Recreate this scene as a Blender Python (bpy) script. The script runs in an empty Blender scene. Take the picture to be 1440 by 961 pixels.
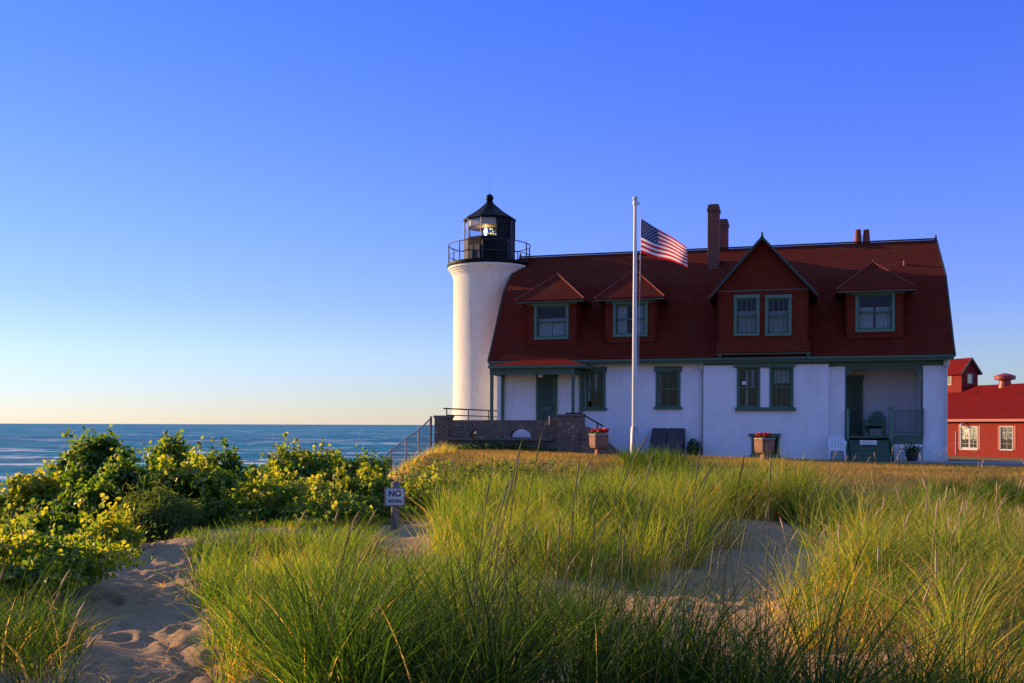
import bpy, math, random
import numpy as np
from mathutils import Vector, Matrix

R = math.radians
random.seed(7)
rng = np.random.default_rng(11)
sc = bpy.context.scene
col = sc.collection

# ------------------------------------------------------------------ camera
F = 1400.0 / 1440.0          # focal length over picture width
EYE = 1.2
HZ = 598.1                   # horizon row at the picture's middle column (of 961)
ROLL = 0.0036
cam = bpy.data.cameras.new('camera')
cam.sensor_width = 36.0
cam.lens = 36.0 * F
cam.shift_y = (HZ - 480.5) / 1440.0
cam.clip_start = 0.1
cam.clip_end = 60000
co = bpy.data.objects.new('camera', cam)
col.objects.link(co)
co.location = (0, 0, EYE)
co.rotation_euler = (R(90), 0, 0)
co.rotation_euler = (Matrix.Rotation(R(90), 3, 'X') @ Matrix.Rotation(ROLL, 3, 'Z')).to_euler()
sc.camera = co

# ------------------------------------------------------------------ light
PHI = 27.0                   # the sun stands left of the view, this far ahead of square left
ELEV = 15.0
sv = Vector((-math.cos(R(PHI)) * math.cos(R(ELEV)), math.sin(R(PHI)) * math.cos(R(ELEV)), math.sin(R(ELEV))))
w = bpy.data.worlds.new('World')
sc.world = w
w.use_nodes = True
nt = w.node_tree
nt.nodes.clear()
wo = nt.nodes.new('ShaderNodeOutputWorld')
bg = nt.nodes.new('ShaderNodeBackground')
sky = nt.nodes.new('ShaderNodeTexSky')
sky.sky_type = 'NISHITA'
sky.sun_disc = False
sky.sun_elevation = R(ELEV)
sky.sun_rotation = R(-(90 - PHI))
sky.altitude = 100
sky.air_density = 1.0
sky.dust_density = 0.05
sky.ozone_density = 3.0
hs = nt.nodes.new('ShaderNodeHueSaturation')
hs.inputs['Saturation'].default_value = 1.0
hs.inputs['Value'].default_value = 1.0
nt.links.new(sky.outputs[0], hs.inputs['Color'])
# colour grade of the sky by height above the horizon (bluer air in view; unseen upper sky brightened as added fill for shaded walls)
tc = nt.nodes.new('ShaderNodeTexCoord')
sx = nt.nodes.new('ShaderNodeSeparateXYZ')
nt.links.new(tc.outputs['Generated'], sx.inputs[0])
rp = nt.nodes.new('ShaderNodeValToRGB')
GRADE = [(0.0, (0.49, 0.48, 0.62)), (0.03, (0.49, 0.50, 0.69)), (0.07, (0.53, 0.535, 0.80)), (0.12, (0.49, 0.49, 0.96)), (0.22, (0.45, 0.49, 1.14)), (0.40, (0.33, 0.45, 1.38)), (0.6, (1.1, 1.12, 1.35)), (1.0, (1.35, 1.32, 1.4))]
while len(rp.color_ramp.elements) < len(GRADE): rp.color_ramp.elements.new(0.5)
for e, (p, c) in zip(rp.color_ramp.elements, GRADE):
    e.position, e.color = p, (*c, 1)
nt.links.new(sx.outputs['Z'], rp.inputs[0])
ml = nt.nodes.new('ShaderNodeMix')
ml.data_type, ml.blend_type = 'RGBA', 'MULTIPLY'
ml.inputs[0].default_value = 1.0
nt.links.new(hs.outputs[0], ml.inputs[6])
nt.links.new(rp.outputs[0], ml.inputs[7])
nt.links.new(ml.outputs[2], bg.inputs['Color'])
bg.inputs['Strength'].default_value = 0.12
nt.links.new(bg.outputs[0], wo.inputs['Surface'])

sl = bpy.data.lights.new('sun', 'SUN')
sl.energy = 4.2
sl.angle = R(0.5)
sl.color = (1.0, 0.63, 0.28)
so = bpy.data.objects.new('sun', sl)
col.objects.link(so)
so.rotation_euler = (-sv).to_track_quat('-Z', 'Y').to_euler()

sc.view_settings.view_transform = 'Standard'
sc.view_settings.look = 'None'
sc.view_settings.exposure = 1.0
sc.view_settings.gamma = 1.0
sc.render.engine = 'CYCLES'
sc.cycles.max_bounces = 8
sc.cycles.transparent_max_bounces = 24
sc.cycles.caustics_reflective = False
sc.cycles.caustics_refractive = False

# ------------------------------------------------------------------ helpers
TH = math.atan2(1400.0, 5000.0)
CT, ST = math.cos(TH), math.sin(TH)
OX, OY = 14.81, 34.05        # right front corner of the house


def ray(px, py):
    rx, ry = px - 720.0, py - HZ
    c, s = math.cos(ROLL), math.sin(ROLL)
    return (rx * c + ry * s) / 1400.0, -(-rx * s + ry * c) / 1400.0


def at(px, py, Y):
    a, b = ray(px, py)
    return Vector((a * Y, Y, EYE + b * Y))


def hx(px, v, py=598):
    """House x (0 at the right corner, negative to the left) seen at column px on the plane v behind the front wall."""
    a, b = ray(px, py)
    return (a * (OY + v * CT) - OX - v * ST) / (CT + a * ST)


def hz(px, py, v):
    a, b = ray(px, py)
    x = hx(px, v, py)
    return EYE + b * (OY - x * ST + v * CT)


def HW(x, v, z=0.0):
    return Vector((OX + x * CT + v * ST, OY - x * ST + v * CT, z))


def tag(o, label=None, cat=None, group=None, kind=None):
    if label: o['label'] = label
    if cat: o['category'] = cat
    if group: o['group'] = group
    if kind: o['kind'] = kind
    return o


def empty(name, loc=(0, 0, 0), rz=0.0):
    o = bpy.data.objects.new(name, None)
    col.objects.link(o)
    o.location = loc
    o.rotation_euler = (0, 0, rz)
    o.empty_display_size = 0.3
    return o


def kids(o):
    return [c for c in sc.objects if c.parent is o]


def copy_tree(o, parent=None):
    ch = kids(o)
    c = o.copy()
    col.objects.link(c)
    c.parent = parent
    for k in ch:
        copy_tree(k, c)
    return c


class MB:
    def __init__(self):
        self.v, self.f, self.m = [], [], []
        self.mi = 0

    def add(self, vs, fs):
        b = len(self.v)
        self.v += [tuple(p) for p in vs]
        for f in fs:
            self.f.append(tuple(i + b for i in f))
            self.m.append(self.mi)
        return self

    def box(self, x0, x1, y0, y1, z0, z1):
        vs = [(x0, y0, z0), (x1, y0, z0), (x1, y1, z0), (x0, y1, z0), (x0, y0, z1), (x1, y0, z1), (x1, y1, z1), (x0, y1, z1)]
        return self.add(vs, [(0, 3, 2, 1), (4, 5, 6, 7), (0, 1, 5, 4), (1, 2, 6, 5), (2, 3, 7, 6), (3, 0, 4, 7)])

    def obox(self, c, ax, ay, az):
        """Box at centre c with half-axis vectors."""
        c, ax, ay, az = map(Vector, (c, ax, ay, az))
        vs = [c + ax * i + ay * j + az * k for k in (-1, 1) for (i, j) in ((-1, -1), (1, -1), (1, 1), (-1, 1))]
        return self.add(vs, [(0, 3, 2, 1), (4, 5, 6, 7), (0, 1, 5, 4), (1, 2, 6, 5), (2, 3, 7, 6), (3, 0, 4, 7)])

    def bar(self, p, q, r=0.02, r2=None, n=8, cap=True):
        p, q = Vector(p), Vector(q)
        d = (q - p)
        if d.length < 1e-6: return self
        d.normalize()
        u = d.orthogonal().normalized()
        t = d.cross(u)
        r2 = r if r2 is None else r2
        vs = []
        for (c, rr) in ((p, r), (q, r2)):
            for k in range(n):
                a = 2 * math.pi * k / n
                vs.append(c + (u * math.cos(a) + t * math.sin(a)) * rr)
        fs = [(k, (k + 1) % n, n + (k + 1) % n, n + k) for k in range(n)]
        if cap:
            fs += [tuple(range(n - 1, -1, -1)), tuple(range(n, 2 * n))]
        return self.add(vs, fs)

    def path(self, pts, r, n=6):
        """Tube through points; r a number or a list."""
        pts = [Vector(p) for p in pts]
        rs = r if isinstance(r, (list, tuple)) else [r] * len(pts)
        vs = []
        u = None
        for i, p in enumerate(pts):
            d = (pts[min(i + 1, len(pts) - 1)] - pts[max(i - 1, 0)]).normalized()
            if u is None:
                u = d.orthogonal().normalized()
            else:
                u = (u - d * u.dot(d))
                u = u.normalized() if u.length > 1e-6 else d.orthogonal().normalized()
            t = d.cross(u)
            for k in range(n):
                a = 2 * math.pi * k / n
                vs.append(p + (u * math.cos(a) + t * math.sin(a)) * rs[i])
        fs = []
        for i in range(len(pts) - 1):
            for k in range(n):
                fs.append((i * n + k, i * n + (k + 1) % n, (i + 1) * n + (k + 1) % n, (i + 1) * n + k))
        fs += [tuple(range(n - 1, -1, -1)), tuple(range((len(pts) - 1) * n, len(pts) * n))]
        return self.add(vs, fs)

    def lathe(self, prof, n=32, c=(0, 0, 0), a0=0.0):
        vs = []
        for (r, z) in prof:
            for k in range(n):
                a = a0 + 2 * math.pi * k / n
                vs.append((c[0] + r * math.cos(a), c[1] + r * math.sin(a), c[2] + z))
        fs = []
        for i in range(len(prof) - 1):
            for k in range(n):
                fs.append((i * n + k, i * n + (k + 1) % n, (i + 1) * n + (k + 1) % n, (i + 1) * n + k))
        if prof[0][0] > 1e-4: fs.append(tuple(range(n - 1, -1, -1)))
        if prof[-1][0] > 1e-4: fs.append(tuple(range((len(prof) - 1) * n, len(prof) * n)))
        return self.add(vs, fs)

    def prism(self, poly, axis, a, b):
        """poly of 2-D points extruded along axis ('x': points are (y, z); 'y': (x, z); 'z': (x, y)) from a to b."""
        n = len(poly)

        def P(p, t):
            return {'x': (t, p[0], p[1]), 'y': (p[0], t, p[1]), 'z': (p[0], p[1], t)}[axis]
        vs = [P(p, a) for p in poly] + [P(p, b) for p in poly]
        fs = [tuple(range(n - 1, -1, -1)), tuple(range(n, 2 * n))]
        fs += [(k, (k + 1) % n, n + (k + 1) % n, n + k) for k in range(n)]
        return self.add(vs, fs)

    def wall(self, x0, x1, z0, z1, y, holes, depth=0.28):
        """Upright wall at y facing -y with rectangular openings (x0,x1,z0,z1) and their reveals."""
        xs = sorted({x0, x1, *[h[0] for h in holes], *[h[1] for h in holes]})
        zs = sorted({z0, z1, *[h[2] for h in holes], *[h[3] for h in holes]})

        def inside(x, z):
            return any(h[0] < x < h[1] and h[2] < z < h[3] for h in holes)
        for i in range(len(xs) - 1):
            for j in range(len(zs) - 1):
                if not inside((xs[i] + xs[i + 1]) / 2, (zs[j] + zs[j + 1]) / 2):
                    self.add([(xs[i], y, zs[j]), (xs[i + 1], y, zs[j]), (xs[i + 1], y, zs[j + 1]), (xs[i], y, zs[j + 1])], [(0, 1, 2, 3)])
                    self.add([(xs[i], y + depth, zs[j]), (xs[i + 1], y + depth, zs[j]), (xs[i + 1], y + depth, zs[j + 1]), (xs[i], y + depth, zs[j + 1])], [(3, 2, 1, 0)])
        for (a, b, c, d) in holes:
            self.add([(a, y, c), (a, y + depth, c), (a, y + depth, d), (a, y, d)], [(0, 1, 2, 3)])
            self.add([(b, y, c), (b, y, d), (b, y + depth, d), (b, y + depth, c)], [(0, 1, 2, 3)])
            self.add([(a, y, c), (b, y, c), (b, y + depth, c), (a, y + depth, c)], [(0, 1, 2, 3)])
            self.add([(a, y, d), (a, y + depth, d), (b, y + depth, d), (b, y, d)], [(0, 1, 2, 3)])
        return self

    def build(self, name, mats, parent=None, smooth=False, bevel=0.0):
        me = bpy.data.meshes.new(name)
        me.from_pydata(self.v, [], self.f)
        if not isinstance(mats, (list, tuple)): mats = [mats]
        for m in mats: me.materials.append(m)
        if len(mats) > 1:
            me.polygons.foreach_set('material_index', self.m)
        me.validate()
        me.update()
        o = bpy.data.objects.new(name, me)
        col.objects.link(o)
        if parent is not None: o.parent = parent
        if smooth:
            me.polygons.foreach_set('use_smooth', [True] * len(me.polygons))
            try:
                me.set_sharp_from_angle(angle=R(35))
            except Exception:
                pass
        if bevel > 0:
            b = o.modifiers.new('bevel', 'BEVEL')
            b.width = bevel
            b.segments = 2
            b.limit_method = 'ANGLE'
        return o


# ------------------------------------------------------------------ materials
class NT:
    def __init__(self, name):
        self.mat = bpy.data.materials.new(name)
        self.mat.use_nodes = True
        self.t = self.mat.node_tree
        self.t.nodes.clear()
        self.out = self.n('ShaderNodeOutputMaterial')

    def n(self, kind, **kw):
        x = self.t.nodes.new(kind)
        for k, v in kw.items():
            if k.startswith('i_'):
                x.inputs[k[2:].replace('_', ' ')].default_value = v
            else:
                setattr(x, k, v)
        return x

    def l(self, a, b):
        self.t.links.new(a, b)

    def coord(self, scale=(1, 1, 1), which='Object', rot=(0, 0, 0)):
        c = self.n('ShaderNodeTexCoord')
        m = self.n('ShaderNodeMapping')
        m.inputs['Scale'].default_value = scale
        m.inputs['Rotation'].default_value = rot
        self.l(c.outputs[which], m.inputs['Vector'])
        return m.outputs[0]

    def noise(self, vec, scale, detail=4.0, rough=0.6, dist=0.0):
        x = self.n('ShaderNodeTexNoise')
        x.inputs['Scale'].default_value = scale
        x.inputs['Detail'].default_value = detail
        x.inputs['Roughness'].default_value = rough
        x.inputs['Distortion'].default_value = dist
        self.l(vec, x.inputs['Vector'])
        return x.outputs['Fac']

    def ramp(self, fac, stops, interp='LINEAR'):
        x = self.n('ShaderNodeValToRGB')
        cr = x.color_ramp
        cr.interpolation = interp
        while len(cr.elements) < len(stops): cr.elements.new(0.5)
        for e, (p, c) in zip(cr.elements, stops):
            e.position = p
            e.color = (*c, 1) if len(c) == 3 else c
        self.l(fac, x.inputs['Fac'])
        return x.outputs['Color']

    def mix(self, fac, a, b, mode='MIX'):
        x = self.n('ShaderNodeMix', data_type='RGBA', blend_type=mode)
        for sock, val in ((x.inputs[0], fac), (x.inputs[6], a), (x.inputs[7], b)):
            if hasattr(val, 'links'): self.l(val, sock)
            elif isinstance(val, (int, float)): sock.default_value = val
            else: sock.default_value = (*val, 1) if len(val) == 3 else val
        return x.outputs[2]

    def math(self, op, a, b=0.0, c=0.0):
        x = self.n('ShaderNodeMath', operation=op)
        for s, val in zip(x.inputs, (a, b, c)):
            if hasattr(val, 'links'): self.l(val, s)
            else: s.default_value = val
        return x.outputs[0]

    def bump(self, h, strength=0.3, dist=0.02):
        x = self.n('ShaderNodeBump')
        x.inputs['Strength'].default_value = strength
        x.inputs['Distance'].default_value = dist
        self.l(h, x.inputs['Height'])
        return x.outputs[0]

    def bsdf(self, color, rough=0.6, bump=None, metallic=0.0, spec=0.5, **kw):
        x = self.n('ShaderNodeBsdfPrincipled')
        for s, val in (('Base Color', color), ('Roughness', rough), ('Metallic', metallic), ('Specular IOR Level', spec)):
            if hasattr(val, 'links'): self.l(val, x.inputs[s])
            elif isinstance(val, (int, float)): x.inputs[s].default_value = val
            else: x.inputs[s].default_value = (*val, 1)
        if bump is not None: self.l(bump, x.inputs['Normal'])
        return x.outputs[0]

    def done(self, shader):
        self.l(shader, self.out.inputs['Surface'])
        return self.mat


def paint(name, c, rough=0.5, var=0.12, scale=6.0, bump=0.05, bscale=60.0, dirt=None, metallic=0.0, spec=0.4):
    t = NT(name)
    v = t.coord()
    n1 = t.noise(v, scale, 5)
    a = tuple(x * (1 - var) for x in c)
    b = tuple(min(1, x * (1 + var)) for x in c)
    base = t.ramp(n1, [(0.3, a), (0.7, b)])
    if dirt:
        d = t.ramp(t.noise(t.coord((1.5, 1.5, 0.35)), 2.2, 6, 0.7), [(0.52, (0, 0, 0)), (0.75, (1, 1, 1))])
        base = t.mix(t.math('MULTIPLY', d, 0.55), base, dirt)
    bp = t.bump(t.noise(v, bscale, 3), bump, 0.02)
    return t.done(t.bsdf(base, rough, bp, metallic, spec))


M = {}
M['white_wall'] = paint('whitewashed_masonry', (0.74, 0.74, 0.75), 0.8, 0.05, 2.0, 0.35, 26.0, dirt=(0.5, 0.48, 0.44))
M['tower'] = paint('painted_tower_brick', (0.82, 0.81, 0.64), 0.75, 0.05, 3.0, 1.0, 20.0, dirt=(0.58, 0.53, 0.40))
M['teal'] = paint('teal_trim_paint', (0.055, 0.12, 0.075), 0.5, 0.15, 8.0)
M['teal_light'] = paint('pale_teal_trim_paint', (0.085, 0.185, 0.125), 0.5, 0.12, 8.0)
M['dark_teal'] = paint('dark_green_door_paint', (0.025, 0.06, 0.045), 0.45, 0.15, 8.0)
M['black'] = paint('black_ironwork_paint', (0.006, 0.006, 0.006), 0.5, 0.3, 12.0, spec=0.12)
M['iron'] = paint('dark_iron', (0.03, 0.026, 0.024), 0.5, 0.3, 12.0)
M['liner'] = paint('cream_lantern_liner', (0.55, 0.5, 0.42), 0.6, 0.05)
M['white_metal'] = paint('white_painted_metal', (0.56, 0.55, 0.53), 0.35, 0.04)
M['white_plastic'] = paint('white_plastic', (0.75, 0.76, 0.78), 0.4, 0.02)
M['green_wood'] = paint('green_painted_wood', (0.06, 0.16, 0.08), 0.5, 0.15)
M['red_flower'] = paint('red_petals', (0.62, 0.03, 0.02), 0.6, 0.3, 30)
M['concrete'] = paint('weathered_concrete', (0.30, 0.28, 0.26), 0.85, 0.15, 3.0, 0.3)
M['slate'] = paint('grey_stone_slab', (0.13, 0.11, 0.09), 0.8, 0.2, 4.0, 0.3)
M['hatch'] = paint('dark_hatch_boards', (0.055, 0.045, 0.05), 0.7, 0.3, 4.0)
M['red_metal'] = paint('red_painted_metal', (0.28, 0.032, 0.022), 0.45, 0.1)
M['white_trim'] = paint('white_trim_paint', (0.78, 0.77, 0.74), 0.5, 0.04)
M['barn_trim'] = paint('chalky_barn_trim', (0.46, 0.45, 0.43), 0.7, 0.1)
M['terracotta'] = paint('terracotta', (0.22, 0.04, 0.022), 0.7, 0.15)
M['dark_pot'] = paint('dark_glazed_pot', (0.03, 0.02, 0.018), 0.5, 0.2)
M['galvanised'] = paint('galvanised_steel', (0.30, 0.30, 0.31), 0.45, 0.1, 12, metallic=0.6)
M['letter'] = paint('black_letters', (0.012, 0.012, 0.012), 0.5, 0.05)
M['curtain'] = paint('white_curtain', (0.62, 0.62, 0.62), 0.9, 0.06, 3)
M['interior'] = paint('interior_plaster', (0.2, 0.18, 0.16), 0.9, 0.1, 2)


def wood_post():
    t = NT('weathered_post_wood')
    v = t.coord((14, 14, 1.2))
    n = t.noise(v, 3.0, 6, 0.7, 0.5)
    c = t.ramp(n, [(0.25, (0.09, 0.07, 0.06)), (0.6, (0.21, 0.175, 0.155)), (0.85, (0.30, 0.26, 0.23))])
    return t.done(t.bsdf(c, 0.9, t.bump(n, 0.6, 0.02)))


M['post_wood'] = wood_post()


def shingle(name, c, course=0.16, lichen=(0.13, 0.045, 0.02)):
    """Wooden shingles: courses by height, staggered tabs along the roof."""
    t = NT(name)
    cc = t.n('ShaderNodeTexCoord')
    sx = t.n('ShaderNodeSeparateXYZ')
    t.l(cc.outputs['Object'], sx.inputs[0])
    z, x, y = sx.outputs['Z'], sx.outputs['X'], sx.outputs['Y']
    xy = t.math('ADD', x, y)
    cb = t.n('ShaderNodeCombineXYZ')
    t.l(xy, cb.inputs[0])
    t.l(z, cb.inputs[1])
    br = t.n('ShaderNodeTexBrick')
    br.offset = 0.5
    br.inputs['Scale'].default_value = 1.0
    br.inputs['Brick Width'].default_value = 0.13
    br.inputs['Row Height'].default_value = course
    br.inputs['Mortar Size'].default_value = 0.012
    br.inputs['Mortar Smooth'].default_value = 0.4
    br.inputs['Color1'].default_value = (*[k * 1.12 for k in c], 1)
    br.inputs['Color2'].default_value = (*[k * 0.86 for k in c], 1)
    br.inputs['Mortar'].default_value = (*[k * 0.6 for k in c], 1)
    t.l(cb.outputs[0], br.inputs['Vector'])
    n = t.noise(t.coord((1, 1, 1)), 1.3, 6, 0.65)
    base = t.mix(t.ramp(n, [(0.5, (0, 0, 0)), (0.78, (0.5, 0.5, 0.5))]), br.outputs['Color'], lichen)
    fr = t.math('FRACT', t.math('DIVIDE', z, course))
    h = t.math('SUBTRACT', t.math('MULTIPLY', fr, -0.8), t.math('MULTIPLY', br.outputs['Fac'], 0.6))
    return t.done(t.bsdf(base, 0.85, t.bump(h, 0.55, 0.03), spec=0.08))


M['roof'] = shingle('red_wood_shingles', (0.140, 0.018, 0.008), 0.14)
M['hip_cap'] = paint('red_hip_caps', (0.20, 0.034, 0.018), 0.7, 0.2)
M['siding'] = shingle('red_wall_shingles', (0.165, 0.025, 0.012), 0.13)


def red_sheet():
    t = NT('red_barn_roof')
    n = t.noise(t.coord((0.6, 0.6, 0.6)), 1.5, 5)
    c = t.ramp(n, [(0.3, (0.125, 0.007, 0.006)), (0.7, (0.165, 0.010, 0.008))])
    return t.done(t.bsdf(c, 0.8, t.bump(t.noise(t.coord(), 8, 4), 0.2, 0.03), spec=0.05))


def barn_siding():
    t = NT('red_vertical_barn_boards')
    cc = t.n('ShaderNodeTexCoord')
    sx = t.n('ShaderNodeSeparateXYZ')
    t.l(cc.outputs['Object'], sx.inputs[0])
    u = t.math('ADD', sx.outputs['X'], sx.outputs['Y'])
    fr = t.math('FRACT', t.math('DIVIDE', u, 0.3))
    gro = t.ramp(fr, [(0.0, (0, 0, 0)), (0.08, (1, 1, 1)), (0.92, (1, 1, 1)), (1.0, (0, 0, 0))])
    n = t.noise(t.coord((3, 3, 0.4)), 2.0, 6, 0.7)
    c = t.ramp(n, [(0.25, (0.17, 0.020, 0.014)), (0.75, (0.27, 0.036, 0.023))])
    c = t.mix(gro, (0.18, 0.03, 0.02), c)
    return t.done(t.bsdf(c, 0.8, t.bump(gro, 0.6, 0.03), spec=0.08))


M['barn_roof'] = red_sheet()
M['barn_wall'] = barn_siding()


def brick(name, c1, c2, mortar, bw=0.22, bh=0.075):
    t = NT(name)
    cc = t.n('ShaderNodeTexCoord')
    sx = t.n('ShaderNodeSeparateXYZ')
    t.l(cc.outputs['Object'], sx.inputs[0])
    cb = t.n('ShaderNodeCombineXYZ')
    t.l(t.math('ADD', sx.outputs['X'], sx.outputs['Y']), cb.inputs[0])
    t.l(sx.outputs['Z'], cb.inputs[1])
    br = t.n('ShaderNodeTexBrick')
    br.inputs['Scale'].default_value = 1.0
    br.inputs['Brick Width'].default_value = bw
    br.inputs['Row Height'].default_value = bh
    br.inputs['Mortar Size'].default_value = 0.009
    br.inputs['Color1'].default_value = (*c1, 1)
    br.inputs['Color2'].default_value = (*c2, 1)
    br.inputs['Mortar'].default_value = (*mortar, 1)
    t.l(cb.outputs[0], br.inputs['Vector'])
    n = t.noise(t.coord(), 9, 5)
    c = t.mix(t.math('MULTIPLY', n, 0.4), br.outputs['Color'], (0.07, 0.03, 0.02))
    h = t.math('SUBTRACT', t.math('MULTIPLY', n, 0.4), br.outputs['Fac'])
    return t.done(t.bsdf(c, 0.85, t.bump(h, 0.5, 0.015)))


M['brick'] = brick('chimney_brick', (0.27, 0.060, 0.030), (0.17, 0.042, 0.024), (0.15, 0.10, 0.07))
M['planter_brick'] = brick('planter_brick', (0.31, 0.12, 0.065), (0.20, 0.075, 0.04), (0.33, 0.25, 0.17), 0.2, 0.09)


def stone():
    t = NT('fieldstone_masonry')
    v = t.coord((1, 1, 1.25))
    vo = t.n('ShaderNodeTexVoronoi', feature='F1')
    vo.inputs['Scale'].default_value = 6.5
    t.l(v, vo.inputs['Vector'])
    ve = t.n('ShaderNodeTexVoronoi', feature='DISTANCE_TO_EDGE')
    ve.inputs['Scale'].default_value = 6.5
    t.l(v, ve.inputs['Vector'])
    sp = t.n('ShaderNodeSeparateColor')
    t.l(vo.outputs['Color'], sp.inputs[0])
    c = t.ramp(sp.outputs[0], [(0.0, (0.06, 0.040, 0.022)), (0.35, (0.16, 0.092, 0.045)), (0.6, (0.09, 0.074, 0.05)), (0.85, (0.22, 0.115, 0.055)), (1.0, (0.27, 0.20, 0.12))])
    n = t.noise(t.coord(), 20, 4)
    c = t.mix(0.35, c, t.ramp(n, [(0.3, (0.08, 0.07, 0.06)), (0.7, (0.32, 0.28, 0.25))]))
    e = t.ramp(ve.outputs['Distance'], [(0.02, (0, 0, 0)), (0.09, (1, 1, 1))])
    c = t.mix(e, (0.12, 0.098, 0.068), c)
    h = t.math('ADD', t.math('MULTIPLY', e, 0.8), t.math('MULTIPLY', n, 0.25))
    return t.done(t.bsdf(c, 0.88, t.bump(h, 0.7, 0.04)))


M['stone'] = stone()


def glass(name='window_glass', tint=(0.8, 0.85, 0.85), k=1.0):
    t = NT(name)
    tr = t.n('ShaderNodeBsdfTransparent')
    tr.inputs[0].default_value = (*tint, 1)
    gl = t.n('ShaderNodeBsdfGlossy')
    gl.inputs['Roughness'].default_value = 0.02
    n = t.bump(t.noise(t.coord(), 1.5, 2), 0.06, 0.05)
    t.l(n, gl.inputs['Normal'])
    fr = t.n('ShaderNodeFresnel')
    fr.inputs[0].default_value = 1.5
    f = t.math('MINIMUM', t.math('MULTIPLY', fr.outputs[0], 0.45 * k), 1.0)
    mx = t.n('ShaderNodeMixShader')
    t.l(f, mx.inputs[0])
    t.l(tr.outputs[0], mx.inputs[1])
    t.l(gl.outputs[0], mx.inputs[2])
    return t.done(mx.outputs[0])


M['glass'] = glass()
M['lantern_glass'] = glass('lantern_glass', (0.93, 0.95, 0.95), 0.5)


def lens_mat():
    t = NT('fresnel_lens_glass')
    x = t.n('ShaderNodeBsdfGlass')
    x.inputs['Roughness'].default_value = 0.08
    x.inputs['IOR'].default_value = 1.5
    x.inputs['Color'].default_value = (0.9, 0.95, 0.9, 1)
    return t.done(x.outputs[0])


M['lens'] = lens_mat()


def glow_mat(name, c, s):
    t = NT(name)
    e = t.n('ShaderNodeEmission')
    e.inputs[0].default_value = (*c, 1)
    e.inputs[1].default_value = s
    return t.done(e.outputs[0])


M['sun_glint'] = glow_mat('glowing_sun_glint', (1.0, 0.62, 0.28), 14.0)  # glow stands in for sunlight catching the lens


def mesh_wire():
    """Woven wire: a diamond grid of opaque wires, open between them."""
    t = NT('chain_link_wire')
    cc = t.n('ShaderNodeTexCoord')
    sx = t.n('ShaderNodeSeparateXYZ')
    t.l(cc.outputs['UV'], sx.inputs[0])
    fac = None
    for op in ('ADD', 'SUBTRACT'):
        u = t.math(op, sx.outputs['X'], sx.outputs['Y'])
        fr = t.math('FRACT', t.math('DIVIDE', u, 0.06))
        d = t.math('ABSOLUTE', t.math('SUBTRACT', fr, 0.5))
        k = t.math('GREATER_THAN', d, 0.41)
        fac = k if fac is None else t.math('MAXIMUM', fac, k)
    tr = t.n('ShaderNodeBsdfTransparent')
    bs = t.bsdf((0.22, 0.22, 0.22), 0.5, None, 0.4)
    mx = t.n('ShaderNodeMixShader')
    t.l(fac, mx.inputs[0])
    t.l(tr.outputs[0], mx.inputs[1])
    t.l(bs, mx.inputs[2])
    return t.done(mx.outputs[0])


M['wire'] = mesh_wire()


def leafy(name, stops, trans=0.45, rough=0.5, gloss=0.08, tcol=(1.0, 0.95, 0.35)):
    """Leaf or blade: colour by the 'tint' each leaf carries; light passes through."""
    t = NT(name)
    a = t.n('ShaderNodeAttribute')
    a.attribute_name = 'tint'
    c = t.ramp(a.outputs['Fac'], stops)
    d = t.n('ShaderNodeBsdfDiffuse')
    t.l(c, d.inputs[0])
    tl = t.n('ShaderNodeBsdfTranslucent')
    t.l(t.mix(1.0, t.mix(1.0, c, (2.8, 2.8, 2.8), 'MULTIPLY'), tcol, 'MULTIPLY'), tl.inputs[0])
    g = t.n('ShaderNodeBsdfGlossy')
    g.inputs['Roughness'].default_value = rough
    g.inputs[0].default_value = (0.9, 0.9, 0.9, 1)
    m1 = t.n('ShaderNodeMixShader')
    m1.inputs[0].default_value = trans
    t.l(d.outputs[0], m1.inputs[1])
    t.l(tl.outputs[0], m1.inputs[2])
    m2 = t.n('ShaderNodeMixShader')
    m2.inputs[0].default_value = gloss
    t.l(m1.outputs[0], m2.inputs[1])
    t.l(g.outputs[0], m2.inputs[2])
    return t.done(m2.outputs[0])


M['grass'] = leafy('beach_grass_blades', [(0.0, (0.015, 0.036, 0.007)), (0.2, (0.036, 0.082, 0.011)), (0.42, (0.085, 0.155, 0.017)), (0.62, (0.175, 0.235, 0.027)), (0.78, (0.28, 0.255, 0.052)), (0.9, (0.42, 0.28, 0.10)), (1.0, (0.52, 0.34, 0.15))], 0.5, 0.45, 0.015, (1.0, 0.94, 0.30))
M['lawn_blades'] = leafy('dry_lawn_blades', [(0.0, (0.06, 0.08, 0.02)), (0.4, (0.16, 0.115, 0.028)), (1.0, (0.32, 0.20, 0.055))], 0.35, 0.6, 0.03)
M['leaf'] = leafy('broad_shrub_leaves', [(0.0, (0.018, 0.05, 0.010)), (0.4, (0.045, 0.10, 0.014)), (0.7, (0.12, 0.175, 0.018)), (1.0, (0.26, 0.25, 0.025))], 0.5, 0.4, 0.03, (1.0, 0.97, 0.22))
M['needle'] = leafy('juniper_sprays', [(0.0, (0.02, 0.05, 0.015)), (0.6, (0.06, 0.11, 0.022)), (1.0, (0.12, 0.16, 0.035))], 0.4, 0.6, 0.03)
M['straw'] = leafy('dry_seed_stalks', [(0.0, (0.03, 0.05, 0.012)), (0.2, (0.07, 0.085, 0.025)), (0.5, (0.30, 0.22, 0.09)), (1.0, (0.46, 0.33, 0.18))], 0.2, 0.6, 0.04)
M['twig'] = paint('twig_bark', (0.06, 0.045, 0.035), 0.9, 0.3, 10)


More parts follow.
